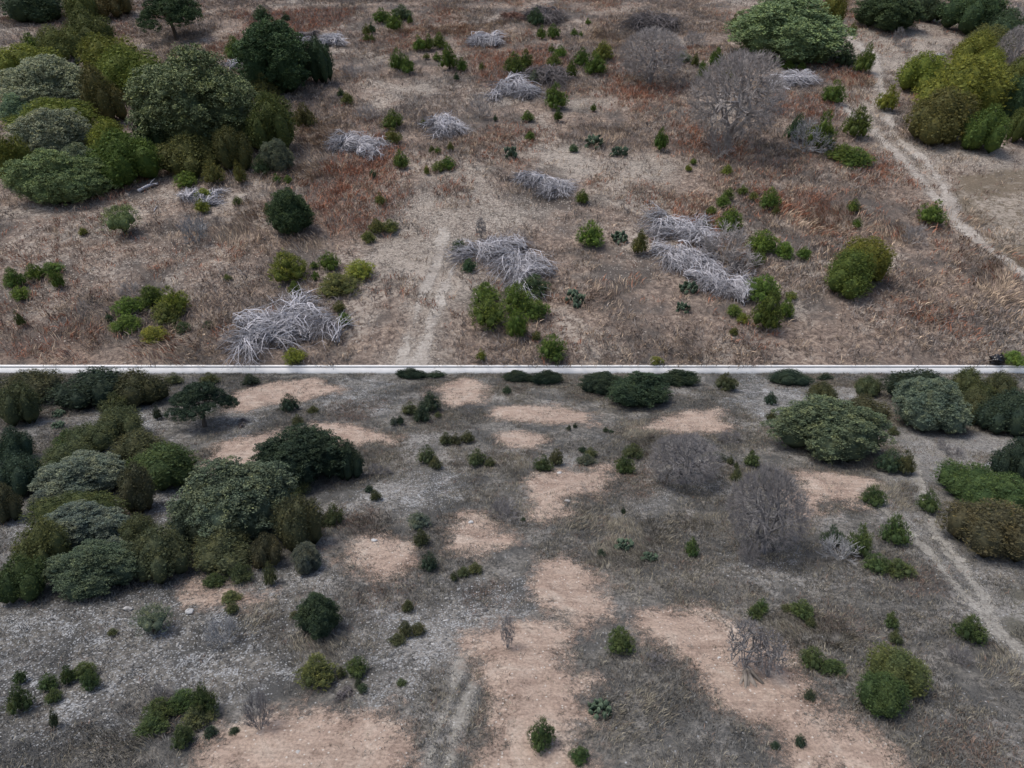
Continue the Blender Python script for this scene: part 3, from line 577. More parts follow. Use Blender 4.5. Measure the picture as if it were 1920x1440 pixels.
# rows: kind x0 y0 x1 y1 tone [| landmark phrase | own label]
TABLE_A = """
G 5 -14 140 44 d|the top left corner juniper|dark green spreading juniper in the extreme top left corner of hillside
G 132 -4 192 50 o
G 178 -12 256 38 b
G 130 38 220 102 o|the rounded olive juniper|rounded olive juniper tree beside bare pale ground near hillside's top left
J 46 76 92 107 g
G 86 68 161 121 o
G 14 104 124 162 y
J 143 117 154 131 d
O 24 134 180 214 p|the palest left oak|palest grey green live oak at left edge of the upper hillside
O 12 192 78 238 p
G 165 86 272 160 y
G 192 108 321 192 y|the twin yellow green junipers|largest yellow green juniper tree left of the tall dark oak, upper hillside
G 174 150 246 237 b|the brown tinged juniper|brown tinged upright juniper tree squeezed between pale oak and big live oak
G 26 203 192 264 y
O 48 224 182 308 p
G 6 268 78 352 y
O 36 300 216 384 m|the lowest left oak|wide mid green oak at bottom of the left thicket, upper hillside
O 128 284 206 352 p
G 178 236 252 302 y
G 188 262 314 360 g
O 284 134 502 296 m|the biggest live oak|biggest live oak of the hillside, broad domed grey green crown
G 268 212 342 302 d
G 308 260 428 338 b
G 418 254 482 332 b
G 470 200 563 302 o
O 499 276 555 333 c|the small round oak|small round grey green oak bush at right foot of the biggest oak
J 476 300 514 336 d
J 330 330 374 359 g
J 381 312 426 354 o
J 444 314 469 352 o
J 512 332 531 351 g
J 533 333 550 350 g
O 449 66 604 186 d|the dark oak above the biggest oak|very dark green domed oak standing alone above the biggest live oak
G 582 86 633 162 d
J 475 150 532 198 o
J 434 137 478 167 d
T 272 2 388 74 d|the open crowned tree|open crowned dark tree showing its trunk near the top of hillside
J 420 78 465 113 g
J 475 16 511 41 d
J 527 27 546 44 d
J 495 44 519 67 o
J 699 20 736 44 g
J 721 26 757 59 g
J 732 14 776 40 d
J 763 33 776 47 g
J 679 48 698 66 o
J 691 46 706 64 d
J 680 63 696 79 o
J 693 66 705 79 o
J 772 72 800 99 g
J 793 70 816 96 g
J 810 67 838 93 g
J 730 95 767 133 g
J 751 110 779 140 g
J 825 90 861 133 g
J 855 112 878 136 g
J 792 102 807 113 o
J 811 100 827 115 g
J 897 120 911 135 o
J 944 106 986 143 g
J 969 98 1001 131 g
S 638 122 678 149 x
J 850 137 861 151 d
J 631 167 647 183 d
J 639 177 665 199 o
J 555 204 598 248 o
J 545 221 563 238 o
S 671 203 712 231 x
J 714 212 758 247 g
J 723 244 756 274 o
J 738 285 770 321 g
S 876 184 920 224 x
J 924 215 934 227 d
J 804 279 816 294 o
J 815 281 829 295 g
J 839 274 853 291 o
J 807 307 836 329 o
J 825 299 857 326 g
J 795 317 807 334 y
J 693 321 709 337 d
P 944 277 973 304 c
J 786 226 800 240 o
J 986 24 1022 53 d
J 1005 54 1026 77 g
J 1024 50 1051 74 g
J 1069 53 1084 66 g
J 1084 57 1094 67 g
J 1096 37 1108 48 g
J 1027 86 1042 103 g
J 1037 89 1063 111 g
J 1023 103 1053 126 g
J 1072 94 1106 125 g
J 1106 82 1149 116 y
J 1091 103 1137 143 g
J 1059 118 1083 147 g
J 1020 162 1066 207 g
J 990 134 1013 157 c
N 1164 76 1270 160 x|the smaller bare tree|smaller leafless grey tree with several trunks amid rusty grass, upper hillside
S 1160 116 1206 151 x
S 1282 62 1325 88 x
J 1264 99 1297 119 c
J 1294 104 1311 125 o
J 1326 97 1355 129 g
J 1342 91 1351 102 g
J 1304 129 1331 155 g
J 1309 115 1321 131 g
J 1350 131 1377 151 y
J 1367 31 1386 52 g
O 1372 16 1572 120 m|the wide oak at the top right|very wide live oak with a low dome at hillside's top right
N 1286 140 1434 284 x|the largest bare tree|largest leafless grey tree, round dense twiggy crown over stony ground
S 1316 252 1366 308 x
J 977 209 1003 229 g
J 1038 205 1055 229 g
J 1106 195 1119 210 g
J 1222 248 1251 289 g|the narrow upright juniper|narrow upright egg shaped juniper standing alone in grass, upper hillside
J 982 246 1003 264 g
J 1064 274 1084 290 d
P 1092 254 1137 282 c
P 1138 278 1182 298 c
J 1292 303 1305 316 g
J 1283 313 1297 326 y
J 1349 314 1372 334 y
J 1077 359 1104 388 g
G 1530 2 1582 56 y
J 1586 47 1605 65 o
O 1596 4 1716 62 d|the trailhead dark oak|dark green oak beyond the head of the pale trail
G 1703 2 1764 44 d
G 1750 0 1864 66 d
G 1828 32 1912 78 d
S 1846 16 1912 44 x
J 1562 89 1602 127 d
J 1594 92 1635 136 g
J 1464 117 1491 133 g
J 1494 120 1511 133 g
K 1670 60 1688 85 x
S 1683 80 1708 97 x
G 1800 64 1888 114 o
G 1772 80 1852 140 y
N 1856 80 1916 138 x
G 1808 110 1870 162 y
G 1858 128 1918 184 o
G 1676 112 1772 178 y
G 1708 132 1866 228 y|the big trailside juniper|big domed yellow green juniper, largest of the group right of the trail
G 1688 188 1806 276 b|the brown topped juniper|brown topped juniper at the front of the group right of trail
G 1792 220 1873 293 g
G 1860 162 1920 228 d
G 1882 212 1930 268 o
J 1537 157 1583 195 g
J 1639 165 1679 205 y
J 1573 212 1626 263 g|the trailside ball juniper|ball shaped juniper bush just left of the pale trail, upper hillside
J 1466 226 1509 270 d
J 1508 226 1558 294 g
S 1472 244 1546 299 s
J 1544 278 1602 311 g
J 1568 284 1634 321 g
Y 366 362 403 386 y
J 369 379 399 405 y
F 203 396 271 451 m|the fuzzy round bush|fuzzy round green bush standing alone on stony ground, upper hillside
J 149 431 167 445 y
S 343 412 396 462 s
J 12 510 53 544 g
J 54 503 87 531 g
J 76 497 124 524 g
J 101 511 127 544 g
J 27 542 61 566 g
J 36 586 52 613 o
J 214 554 276 592 g
J 260 534 312 577 g
J 298 538 361 592 y|the brightest sprawling juniper|brightest of the sprawling junipers left of the lowest bleached branch pile
J 286 566 346 610 o
J 206 586 267 621 g
J 266 608 316 642 y
J 325 601 359 623 d
J 379 600 401 616 d
J 199 586 215 602 d
S 228 530 267 558 x
J 420 514 437 529 o
J 439 374 459 391 o
O 512 366 588 446 d|the dark rounded bush|dark rounded broadleaf bush beside a patch of rusty red grass
J 496 389 517 409 o
J 703 365 726 391 o
J 692 409 726 440 o
J 716 411 747 438 o
J 677 431 707 457 o
J 513 472 584 535 y|the yellow juniper at lower left|yellow green juniper bush just above the lowest bleached branch pile
J 601 473 641 513 g
J 583 493 599 508 g
J 585 512 601 531 g
J 643 490 705 534 y
J 602 516 680 567 o
J 542 531 568 561 g
J 627 571 651 597 o
J 635 593 663 619 g
J 532 650 577 686 y
J 845 444 875 471 d
J 864 484 894 513 d
J 884 528 942 578 g
J 876 556 954 628 g|the central dark green clump|largest juniper in clump at the front foot of central bleached pile
J 973 512 1032 564 d
J 940 534 1002 600 g
J 983 563 1032 608 g
J 943 583 992 644 g
K 893 408 912 446 x
J 892 654 912 681 y
J 1079 415 1131 467 g|the central ball juniper|ball shaped bright green juniper right of the central bleached pile
P 1143 432 1180 459 c
J 1179 434 1213 482 o
J 1338 393 1389 442 g
S 1312 425 1402 500 x
S 1352 470 1420 524 x
J 1303 414 1331 437 c
J 1319 387 1343 406 g
J 1339 368 1367 394 g
J 1351 354 1377 379 g
J 1379 349 1401 369 g
J 1401 361 1421 379 o
J 1397 432 1452 478 g
J 1399 468 1432 502 g
J 1447 454 1487 486 g
J 1489 462 1518 489 g
J 1421 354 1461 395 g
J 1445 385 1461 406 o
J 1394 518 1462 574 g
J 1402 548 1460 624 g|the juniper ending the long pile|tallest juniper at the lower right end of the long branch pile
J 1453 564 1487 602 g
J 1469 549 1493 567 o
J 1360 569 1394 597 g
J 1379 586 1404 610 y
P 1056 546 1100 582 m
P 1268 528 1312 554 c
P 1262 566 1298 590 c
J 1365 615 1383 633 o
J 1008 626 1065 685 g|the plump wallside juniper|plump juniper bush just above the wall, right of centre
J 996 624 1015 646 o
J 1218 667 1245 687 y
J 1562 450 1658 532 y|the twin lobed juniper|upper lobe of the twin juniper standing alone at right, upper hillside
J 1535 482 1627 563 g
J 1716 382 1768 424 g|the low trailside juniper|low juniper bush beside the lower end of trail, upper hillside
S 1688 424 1728 461 x
J 1586 376 1609 401 g
J 1597 406 1616 426 g
J 1876 660 1922 687 g
"""
TABLE_B = """
G 4 702 122 764 b|the top left corner juniper|brown tinged juniper in top left corner of the lower field
G 2 726 80 800 o
G 113 696 244 772 d
G 203 696 313 768 b|the brown crowned juniper|large brown crowned juniper right below the wall at upper left
J 188 738 242 780 o
G 184 765 274 829 o
J 99 804 152 837 g
G 124 796 217 853 o
G 74 838 182 898 o
G 2 806 64 867 d
G -10 862 82 939 d
G -12 918 45 987 b
O 78 866 232 950 p|the palest left oak|palest grey green live oak among junipers at left of lower field
O 60 928 112 968 p
G 60 938 238 1004 y
G 216 816 327 892 o
G 244 840 373 932 g
G 229 883 299 974 b|the brown tinged juniper|brown tinged upright juniper between pale oak and big live oak, lower field
O 334 874 550 1036 m|the biggest live oak|biggest live oak of the lower field, broad grey green dome
O 84 960 234 1046 p
G 40 994 134 1090 y
O 96 1040 268 1127 m|the lowest left oak|wide mid green oak at bottom of the left thicket, lower field
O 184 1018 262 1084 p
G 228 972 302 1044 o
G 246 998 366 1102 o
G 318 956 404 1044 d
G 356 1002 484 1084 b
G 472 1006 534 1074 b
G 518 936 613 1048 o
O 547 1022 605 1080 c|the small round oak|small round grey green oak bush right of biggest oak, lower field
T 326 720 442 803 d|the open crowned tree|open crowned dark tree with visible trunk between pale dirt patches, lower field
J 309 700 346 723 o
J 374 700 413 725 o
J 454 702 489 725 d
J 285 760 304 785 d
P 95 766 124 781 c
P 94 788 124 803 c
J 525 737 563 773 d
J 575 761 599 777 o
J 547 777 571 801 o
O 484 802 652 926 d|the dark oak beside the dirt|very dark green domed oak in front of a long pale dirt patch
G 630 822 684 904 d
J 527 888 582 937 o
J 484 872 512 892 d
J 752 754 787 782 o
J 783 734 827 777 d|the dark juniper trio near the top|tallest of dark junipers left of the small square dirt patch
J 774 760 809 796 d
J 814 769 829 783 o
J 731 782 746 801 c
J 742 780 758 800 d
J 823 811 851 839 o
J 844 811 867 837 o
J 861 807 891 834 o
J 781 834 819 874 o
J 805 855 831 882 o
J 877 840 913 877 o
J 907 857 929 879 o
J 682 909 701 926 d
J 693 919 717 942 o
S 688 868 732 892 x
J 600 946 647 992 o
J 598 968 616 988 o
J 765 960 809 996 c
J 774 990 807 1026 o
J 786 1033 821 1074 d
S 916 933 972 982 x
O 742 694 800 712 d
J 796 694 838 710 d
J 941 724 959 743 d
O 942 694 1002 720 d
O 996 694 1056 724 d
J 854 1058 881 1082 o
J 877 1051 906 1077 o
J 844 1068 859 1088 o
O 1086 694 1172 742 d
O 1138 696 1256 768 d|the dark oak below the wall|larger front one of dark green oaks just below wall near middle
O 1222 692 1312 724 d
J 1338 696 1384 733 o
J 1432 735 1459 762 d
J 1435 773 1456 796 o
J 1061 794 1072 806 d
J 1074 791 1083 801 d
J 1129 795 1143 806 d
J 1141 799 1151 808 d
J 999 854 1039 890 g
J 1026 842 1057 877 o
J 1084 831 1101 847 d
J 1094 834 1119 857 o
J 1079 848 1121 873 c
J 1167 827 1209 860 o
J 1150 850 1193 890 g
N 1218 818 1340 912 x|the smaller bare tree|smaller leafless grey tree with dark trunks below the pale dirt, lower field
S 1348 806 1392 832 x
J 1328 846 1366 866 c
J 1361 854 1376 873 o
J 1392 848 1423 879 g
J 1405 841 1415 851 o
J 1368 879 1395 906 o
J 1375 867 1386 881 o
J 1413 884 1443 903 o
N 1362 902 1496 1048 x|the largest bare tree|largest leafless grey tree, round twiggy crown, lower field
S 1382 1022 1428 1068 x
J 1283 1008 1311 1047 g|the narrow upright juniper|narrow upright egg shaped juniper standing alone in the lower field
J 1119 1029 1137 1045 d
P 1148 1009 1192 1036 c
P 1198 1034 1237 1054 c
J 1164 946 1175 961 d
J 976 966 986 977 d
G 1438 696 1524 722 d
J 1529 697 1564 711 d
G 1508 714 1567 758 o
G 1602 704 1653 744 o
G 1574 741 1663 806 b|the juniper behind the wide oak|brown tinged juniper right behind the wide grey green oak, lower field
J 1528 745 1562 762 g
O 1441 755 1650 872 m|the wide grey green oak|very wide low live oak at the upper right of lower field
O 1678 720 1802 814 p|the pale oak at the upper right|pale grey green domed oak at the edge of upper right thicket
G 1654 696 1792 754 d
G 1776 698 1852 764 o
G 1782 734 1854 794 b
G 1834 704 1896 764 o
G 1836 738 1930 818 d
J 1663 796 1685 813 o
J 1638 842 1692 888 d
J 1674 848 1714 892 o
K 1757 820 1770 840 x
S 1766 833 1802 854 x
G 1858 832 1930 902 d
G 1758 870 1870 940 g
G 1790 898 1930 992 g|the big trailside juniper|big green domed juniper right of trail near right edge, lower field
G 1768 954 1930 1058 b|the brown topped juniper|brown topped juniper at front of group right of trail, lower field
J 1611 915 1659 955 g
J 1719 926 1759 968 g
J 1648 976 1703 1030 g|the trailside ball juniper|ball shaped juniper bush left of the pale trail, lower field
J 1536 990 1581 1032 d
J 1584 993 1630 1052 g
S 1534 1016 1612 1062 s
J 1616 1043 1664 1080 g
J 1652 1052 1712 1088 g
G 4 1062 97 1144 g
J 381 1074 427 1104 g
J 430 1058 477 1098 o
Y 413 1106 452 1132 y
J 422 1128 448 1152 o
J 494 1056 522 1100 o
F 253 1140 325 1197 m|the fuzzy round bush|fuzzy round green bush standing alone among pale stones, lower field
J 202 1176 222 1190 o
S 393 1158 447 1212 s
J 23 1253 49 1275 g
J 73 1257 110 1288 g
J 112 1246 142 1277 g
J 133 1238 180 1270 g
J 154 1256 188 1290 g
J 83 1286 116 1312 g
J 14 1284 62 1330 g
J 93 1328 110 1360 o
J 268 1303 332 1347 g
J 316 1288 377 1332 g
J 358 1283 414 1342 g|the tallest sprawling juniper|tallest of the sprawling junipers at the lower left, lower field
J 338 1318 402 1362 o
J 258 1338 317 1374 g
J 320 1358 364 1399 g
J 380 1358 407 1380 d
J 428 1359 450 1375 d
S 283 1281 320 1312 x
O 558 1118 638 1200 d|the dark rounded bush|dark rounded broadleaf bush standing alone left of centre, lower field
J 540 1143 562 1158 o
J 751 1120 776 1146 o
J 744 1164 776 1197 o
J 768 1166 799 1193 o
J 726 1188 762 1212 o
J 560 1226 636 1290 y|the yellow juniper|yellow green juniper bush above the reddish dirt at lower left
J 648 1230 692 1272 g
J 630 1248 650 1270 o
J 664 1274 680 1292 d
J 670 1283 692 1302 d
J 743 1273 764 1289 o
K 940 1168 964 1224 x|the lone sapling|lone thin leafless sapling on bare reddish dirt, lower field
S 462 1306 512 1374 x
J 1131 1181 1188 1235 g|the central ball juniper|ball shaped juniper between two reddish dirt strips at centre
K 1362 1184 1428 1268 x|the dirt strip bare trees|taller bare grey sapling clump standing in the long dirt strip
K 1408 1204 1466 1280 x
J 991 1358 1042 1417 g|the juniper at the bottom centre|dense juniper bush on dirt near bottom centre, lower field
J 1068 1402 1106 1436 g
S 1207 1228 1248 1258 x
P 1096 1316 1154 1354 c
J 1400 1136 1430 1164 g
J 1415 1123 1442 1152 g
J 1482 1128 1527 1167 g
J 1508 1158 1530 1180 o
J 1463 1133 1484 1150 o
J 1658 1150 1684 1180 g
J 1666 1180 1692 1207 o
J 1791 1161 1849 1207 g|the low trailside juniper|low juniper bush near lower end of the trail, lower field
J 1498 1222 1547 1264 g
J 1530 1240 1584 1270 g
J 1623 1230 1732 1314 y|the twin lobed juniper|upper lobe of the twin juniper standing alone at right, lower field
J 1603 1276 1698 1350 g
J 1505 1297 1530 1320 d
J 1488 1386 1510 1410 d
S 1776 1213 1818 1247 x
J 1442 1396 1462 1412 d
"""
NOUN = {'J': ('juniper_bush', 'juniper bush', 'bush'), 'G': ('juniper_tree', 'juniper tree', 'tree'), 'O': ('live_oak', 'oak', 'tree'), 'T': ('live_oak', 'tree', 'tree'),
        'F': ('shrub', 'bush', 'bush'), 'N': ('bare_tree', 'leafless tree', 'tree'), 'S': ('bare_shrub', 'twiggy leafless shrub', 'shrub'), 'K': ('bare_sapling', 'thin leafless sapling', 'tree'),
        'P': ('prickly_pear', 'prickly pear clump', 'cactus'), 'Y': ('yucca', 'spiky rosette plant', 'plant')}
GROUP = {'juniper_bush': 'juniper bushes', 'juniper_tree': 'juniper trees', 'live_oak': 'live oaks', 'bare_shrub': 'leafless shrubs', 'bare_tree': 'leafless trees', 'prickly_pear': 'prickly pear clumps', 'bare_sapling': 'bare saplings'}
def fit(P, x0, y0, x1, y1, kf=.5):
    """size and foot of a plant whose outline fills this box of the photograph"""
    wpx = x1-x0; hpx = y1-y0; cx = (x0+x1)/2; by = y1-.2*wpx
    for _ in range(6):
        u, v, t = unproj(P, np.array([cx]), np.array([by])); d = ray(cx, by); s = float(t[0])/F
        L = float(np.linalg.norm(d)); sn = -float(d @ NRM[P])/L; cn = math.sqrt(1-sn*sn)
        W = wpx*s; D = W; s2 = s*L; h = hpx*s2
        def height(D):
            e = math.sqrt(max(h*h-(D*sn)**2, 0))/cn; d_ = math.sqrt(max(h*h-h*D*sn, 0))/cn
            return e*kf + d_*(1-kf)
        H = height(D)
        while H < .5*W and D > .42*W: D *= .93; H = height(D)
        H = max(H, .36*W); foot = kf*((y0+y1)/2 + H*cn/2/s2) + (1-kf)*(y1 - D*sn/2/s2)
        by = foot
    return float(u[0]), float(v[0]), W, D, H, s
prng = random.Random(4)
def placed_root(name, P, u, v, spin=0.0, sink=0.0):
    r = bpy.data.objects.new(name, None); C.objects.link(r); p = world(P, np.array(u), np.array(v), -sink)
    r.matrix_world = Matrix.Translation(Vector(p)) @ ROT[P] @ Matrix.Rotation(spin, 4, 'Z'); r.empty_display_size = .3
    return r
def jit(c, a=.16):
    k = 1+prng.uniform(-a, a); return tuple(q*k*(1+prng.uniform(-.08, .08)) for q in c)
REC = []
used = set()
def plant(P, kind, box_, tone, land=None, label=None):
    x0, y0, x1, y1 = box_; u, v, W, D, H, s = fit(P, x0, y0, x1, y1, .9 if kind in 'NTK' else .42 if kind == 'J' else .0 if kind == 'G' else .22)
    src = 'J' if kind == 'Y' else kind
    if kind == 'J' and (x1-x0) > 85: src = 'G'
    vs = [k for k in SRC if k[0] == src]; key = vs[prng.randrange(len(vs))]
    free = abs(W-D) < .02*W; spin = prng.uniform(0, 6.28) if free else prng.choice([0, math.pi])+prng.uniform(-.2, .2)
    name, noun, cat = NOUN[kind]
    col = jit(TONE[tone][0])
    if P == 'A': col = tuple(q*1.35 for q in col)
    if P == 'B': g_ = sum(col)/3; col = tuple((.76*q+.24*g_)*.98*k_ for q, k_ in zip(col, (.94, 1.0, 1.12)))  # plants greyed and blued: cooler light of the lower view put into their colour
    if kind in 'NSK': col = (1.95, 1.88, 1.80) if P == 'A' and kind != 'K' else (1.18, 1.18, 1.18)
    if tone == 's': col = (1.7, 1.8, 1.85)
    if src == 'P':
        r = SRC[key][0].copy(); C.objects.link(r); r.name = name; p = world(P, np.array(u), np.array(v), 0.0)
        r.matrix_world = Matrix.Translation(Vector(p)) @ ROT[P] @ Matrix.Rotation(spin, 4, 'Z') @ Matrix.Diagonal((W, D, H, 1))
    else:
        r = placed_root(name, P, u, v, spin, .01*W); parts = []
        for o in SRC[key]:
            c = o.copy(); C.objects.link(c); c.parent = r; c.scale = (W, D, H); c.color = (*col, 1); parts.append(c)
        if src in 'JGFOT':
            parts[0].name = 'crown' if cat == 'tree' else 'foliage'; parts[1].name = 'trunk' if cat == 'tree' else 'stem'
        else:
            parts[0].name = 'trunk' if cat == 'tree' else 'stems'; parts[1].name = 'twigs'
    REC.append(dict(o=r, P=P, kind=kind, noun=noun, cat=cat, tone=TONE[tone][1], cx=(x0+x1)/2, cy=(y0+y1)/2, w=x1-x0, h=y1-y0, land=land, label=label, name=name))
    return r
for P, T in (('A', TABLE_A), ('B', TABLE_B)):
    for line in T.strip().splitlines():
        a = line.split('|'); f = a[0].split(); plant(P, f[0], tuple(float(q) for q in f[1:5]), f[5], *(a[1:3] if len(a) > 1 else ()))

# ------------------------------------------------------------------ piles of cut branches
def bundle(rng, k, L, up, n, phi, spread, R, tone=.55):
    """a fan of cut branches from one butt; k = tube collector; sizes in metres"""
    for i in range(n):
        a = phi + rng.normal(0, spread); l = L*rng.uniform(.55, 1.1); lift = up*rng.uniform(.15, 1.15); cur = rng.normal(0, .22)
        st = np.array([rng.normal(0, .06*L), rng.normal(0, .06*L), up*rng.uniform(.0, .6)]); m = 5; P = []
        for j in range(m):
            f = j/(m-1); aa = a + cur*f; P.append(st + np.array([math.cos(aa)*l*f, math.sin(aa)*l*f, lift*(1-abs(f-.4)**1.3*1.7) - up*.1*f]))
        P = np.array(P); P += rng.normal(0, .032*L, P.shape); P[:, 2] = np.maximum(P[:, 2], .02*L); low = i % 2 == 0; tn = float(rng.uniform(0, .12)) if low else float(np.clip(rng.normal(tone, .28), 0, 1)); P[:, 2] *= .7 if low else 1  # every other strand kept low and dark, painting the shaded gaps of the heap
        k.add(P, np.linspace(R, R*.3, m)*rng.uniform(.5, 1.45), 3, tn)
        for q in range(rng.integers(2, 5)):
            j = rng.integers(1, m-1); s = P[j]; aa = a + cur*j/(m-1) + rng.choice([-1, 1])*rng.uniform(.3, .8); ll = l*rng.uniform(.2, .45)
            e = s + np.array([math.cos(aa)*ll, math.sin(aa)*ll, rng.normal(.05, .12)*ll]); e2 = s+(e-s)*.5+rng.normal(0, .03*l, 3); e[2] = max(e[2], .01*L); e2[2] = max(e2[2], .01*L)
            k.add([s, e2, e], [R*.5, R*.35, R*.18], 3, tn)
PILES = [
 # panel, spine in photo pixels, radius px, bundles, material, landmark, label
 ('A', [(455,620),(520,640),(570,630),(592,590)], 56, 15, 'paleb', 'the lowest bleached pile', 'largest bleached heap of cut branches, at lower left just above the wall'),
 ('A', [(900,488),(950,475),(990,500),(955,535)], 47, 16, 'paleb', 'the central bleached pile', 'central bleached branch pile with a dark green juniper clump at its foot'),
 ('A', [(1235,430),(1270,440),(1305,458)], 42, 11, 'paleb', 'the tangled grey pile', 'tangled grey branch pile at the upper left end of the long heap'),
 ('A', [(1240,478),(1275,490),(1310,502),(1340,520),(1365,538),(1385,556)], 40, 20, 'paleb', 'the long diagonal branch pile', 'long diagonal bleached branch pile running down to the tall juniper'),
 ('A', [(985,335),(1020,350),(1055,368)], 30, 11, 'paleb', 'the diagonal pile above centre', 'diagonal bleached branch pile above the centre, small juniper at its end'),
 ('A', [(635,275),(675,280),(705,292)], 32, 9, 'paleb', 'the pile right of the biggest oak', 'low bleached branch pile right of the biggest live oak'),
 ('A', [(820,243),(860,250)], 34, 8, 'paleb', 'the spiky pile above centre left', 'spiky bleached branch pile with points sticking up, left of the centre top'),
 ('A', [(955,165),(975,185)], 36, 7, 'paleb', 'the half dark brush pile', 'bleached curved branch pile with darker brush against its right side'),
 ('A', [(1015,150),(1045,148)], 36, 9, 'darkb', None, 'dark twiggy brush heap joined to a bleached pile near the top'),
 ('A', [(890,85),(925,82)], 28, 7, 'paleb', 'the bleached pile near the top centre', 'small bleached branch pile right of a juniper trio near the top'),
 ('A', [(1208,50),(1248,48)], 34, 10, 'darkb', 'the dark oval brush heap', 'dark oval brush heap in straw grass near the top of hillside'),
 ('A', [(1455,155),(1505,155)], 30, 9, 'paleb', 'the pile below the wide oak', 'oval bleached branch pile below the wide oak near the trail'),
 ('A', [(1005,38),(1048,40)], 30, 9, 'darkb', None, 'grey brush heap with a dark juniper in it at the very top'),
 ('A', [(950,34),(975,36)], 16, 5, 'brownb', None, 'red brown brush heap at the top edge of the hillside'),
 ('A', [(575,86)], 20, 3, 'paleb', None, 'small bleached branch fan just above the dark oak'),
 ('A', [(625,84)], 26, 5, 'paleb', None, 'bleached branch fan up and right of the dark oak'),
 ('A', [(478,84)], 16, 3, 'paleb', None, 'tiny bleached branch fan beside a small juniper above the dark oak'),
 ('A', [(440,124)], 18, 4, 'paleb', None, 'pale branch heap touching the left side of dark oak'),
 ('A', [(380,130),(405,126)], 20, 6, 'darkb', None, 'dull brush heap just above the biggest live oak'),
 ('A', [(545,72),(585,72)], 16, 6, 'darkb', None, 'dull greenish brush heap above two bleached fans'),
 ('A', [(350,380),(410,380)], 26, 5, 'paleb', None, 'flattened pale branch scatter around a spiky plant below the biggest oak'),
 ('A', [(1370,500),(1395,512)], 22, 5, 'darkb', None, 'dull brush heap beside the logs at the long branch pile'),
 ('A', [(1750,108),(1778,110)], 12, 2, 'paleb', None, 'fallen grey branch on bare ground right of the trail head, upper hillside'),
 ('B', [(1845,868),(1872,868)], 11, 2, 'paleb', None, 'fallen grey branch on bare ground near right edge, lower field'),
 ('B', [(452,785),(465,800)], 9, 3, 'darkb', None, 'dark dead branch bits right of the open crowned tree, lower field'),
 ('B', [(640,1305),(660,1300)], 16, 3, 'darkb', None, 'grey dead twigs along the upper edge of reddish dirt, lower field'),
]
for pi, (P, spine, rad, nb, mat, land, label) in enumerate(PILES):
    nb = int(nb*1.5)+1; rng = np.random.default_rng(500+pi); sp = np.array(spine, float); c = sp.mean(0); u0, v0, t0 = unproj(P, c[:1], c[1:]); s = float(t0[0])/F
    u0, v0 = float(u0[0]), float(v0[0]); r = placed_root('brush_pile', P, u0, v0); r['x'] = 0; del r['x']
    su, sv, _ = unproj(P, sp[:, 0], sp[:, 1]); Rm = rad*s
    for i in range(nb):
        f = (i+.5)/nb*(len(sp)-1) if len(sp) > 1 else 0; j = min(int(f), len(sp)-2) if len(sp) > 1 else 0; g_ = f-j
        ctr = i % 2 == 1; bu = (su[j]*(1-g_)+su[j+1]*g_ if len(sp) > 1 else su[0]) - u0 + rng.normal(0, .38*Rm); bv = (sv[j]*(1-g_)+sv[j+1]*g_ if len(sp) > 1 else sv[0]) - v0 + rng.normal(0, .38*Rm)
        k = Tubes(); phi = rng.uniform(0, 6.28) if rng.random() < .55 else -math.pi/2 + rng.normal(0, .9)
        if ctr: bu -= math.cos(phi)*Rm*.5; bv -= math.sin(phi)*Rm*.5
        bundle(rng, k, Rm*1.25, Rm*.42, 36 if rad > 25 else 22, phi, .40, max(.0155*Rm, .70*s), .70)
        dz = float(relief(P, u0+bu, v0+bv)-relief(P, u0, v0)); k.V = [q+np.array([bu, bv, dz]) for q in k.V]
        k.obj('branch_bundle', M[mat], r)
    REC.append(dict(o=r, P=P, kind='Q', noun='brush pile', cat='brush pile', tone='', cx=c[0], cy=c[1], w=rad*2, h=rad, land=land, label=label, name='brush_pile'))

# ------------------------------------------------------------------ logs, boulders, the black bag
def log_pile(P, cx, cy, wpx, n, label, seed, butt_up=True):
    rng = np.random.default_rng(seed); u, v, t = unproj(P, np.array([cx]), np.array([cy])); s = float(t[0])/F; r = placed_root('log_pile', P, float(u[0]), float(v[0])); Wm = wpx*s
    for i in range(n):
        a = -math.pi/2 + (i/(n-1)-.5)*1.5 + rng.normal(0, .08); L = Wm*rng.uniform(.75, 1.05); k = Tubes(); R = Wm*rng.uniform(.055, .085)
        st = np.array([rng.normal(0, .06*Wm), Wm*.35, Wm*(.12+.35*rng.random())]); e = st + np.array([math.cos(a)*L, math.sin(a)*L, -st[2]+R])
        P_ = [st, st+(e-st)*.01, (st+e)/2+rng.normal(0, .01*Wm, 3), e-(e-st)*.01, e]; k.add(P_, [R*.05, R, R*.95, R*.85, R*.05], 8, float(rng.uniform(.2, .9))); k.obj('log', M['log'], r)
    r['label'] = label; r['category'] = 'logs'; return r
log_pile('B', 1403, 1280, 44, 9, 'fanned stack of cut brown logs leaning below the bare saplings, lower field', 3)
log_pile('A', 1345, 492, 38, 6, 'short cut logs lying between branch piles on the upper hillside', 4)
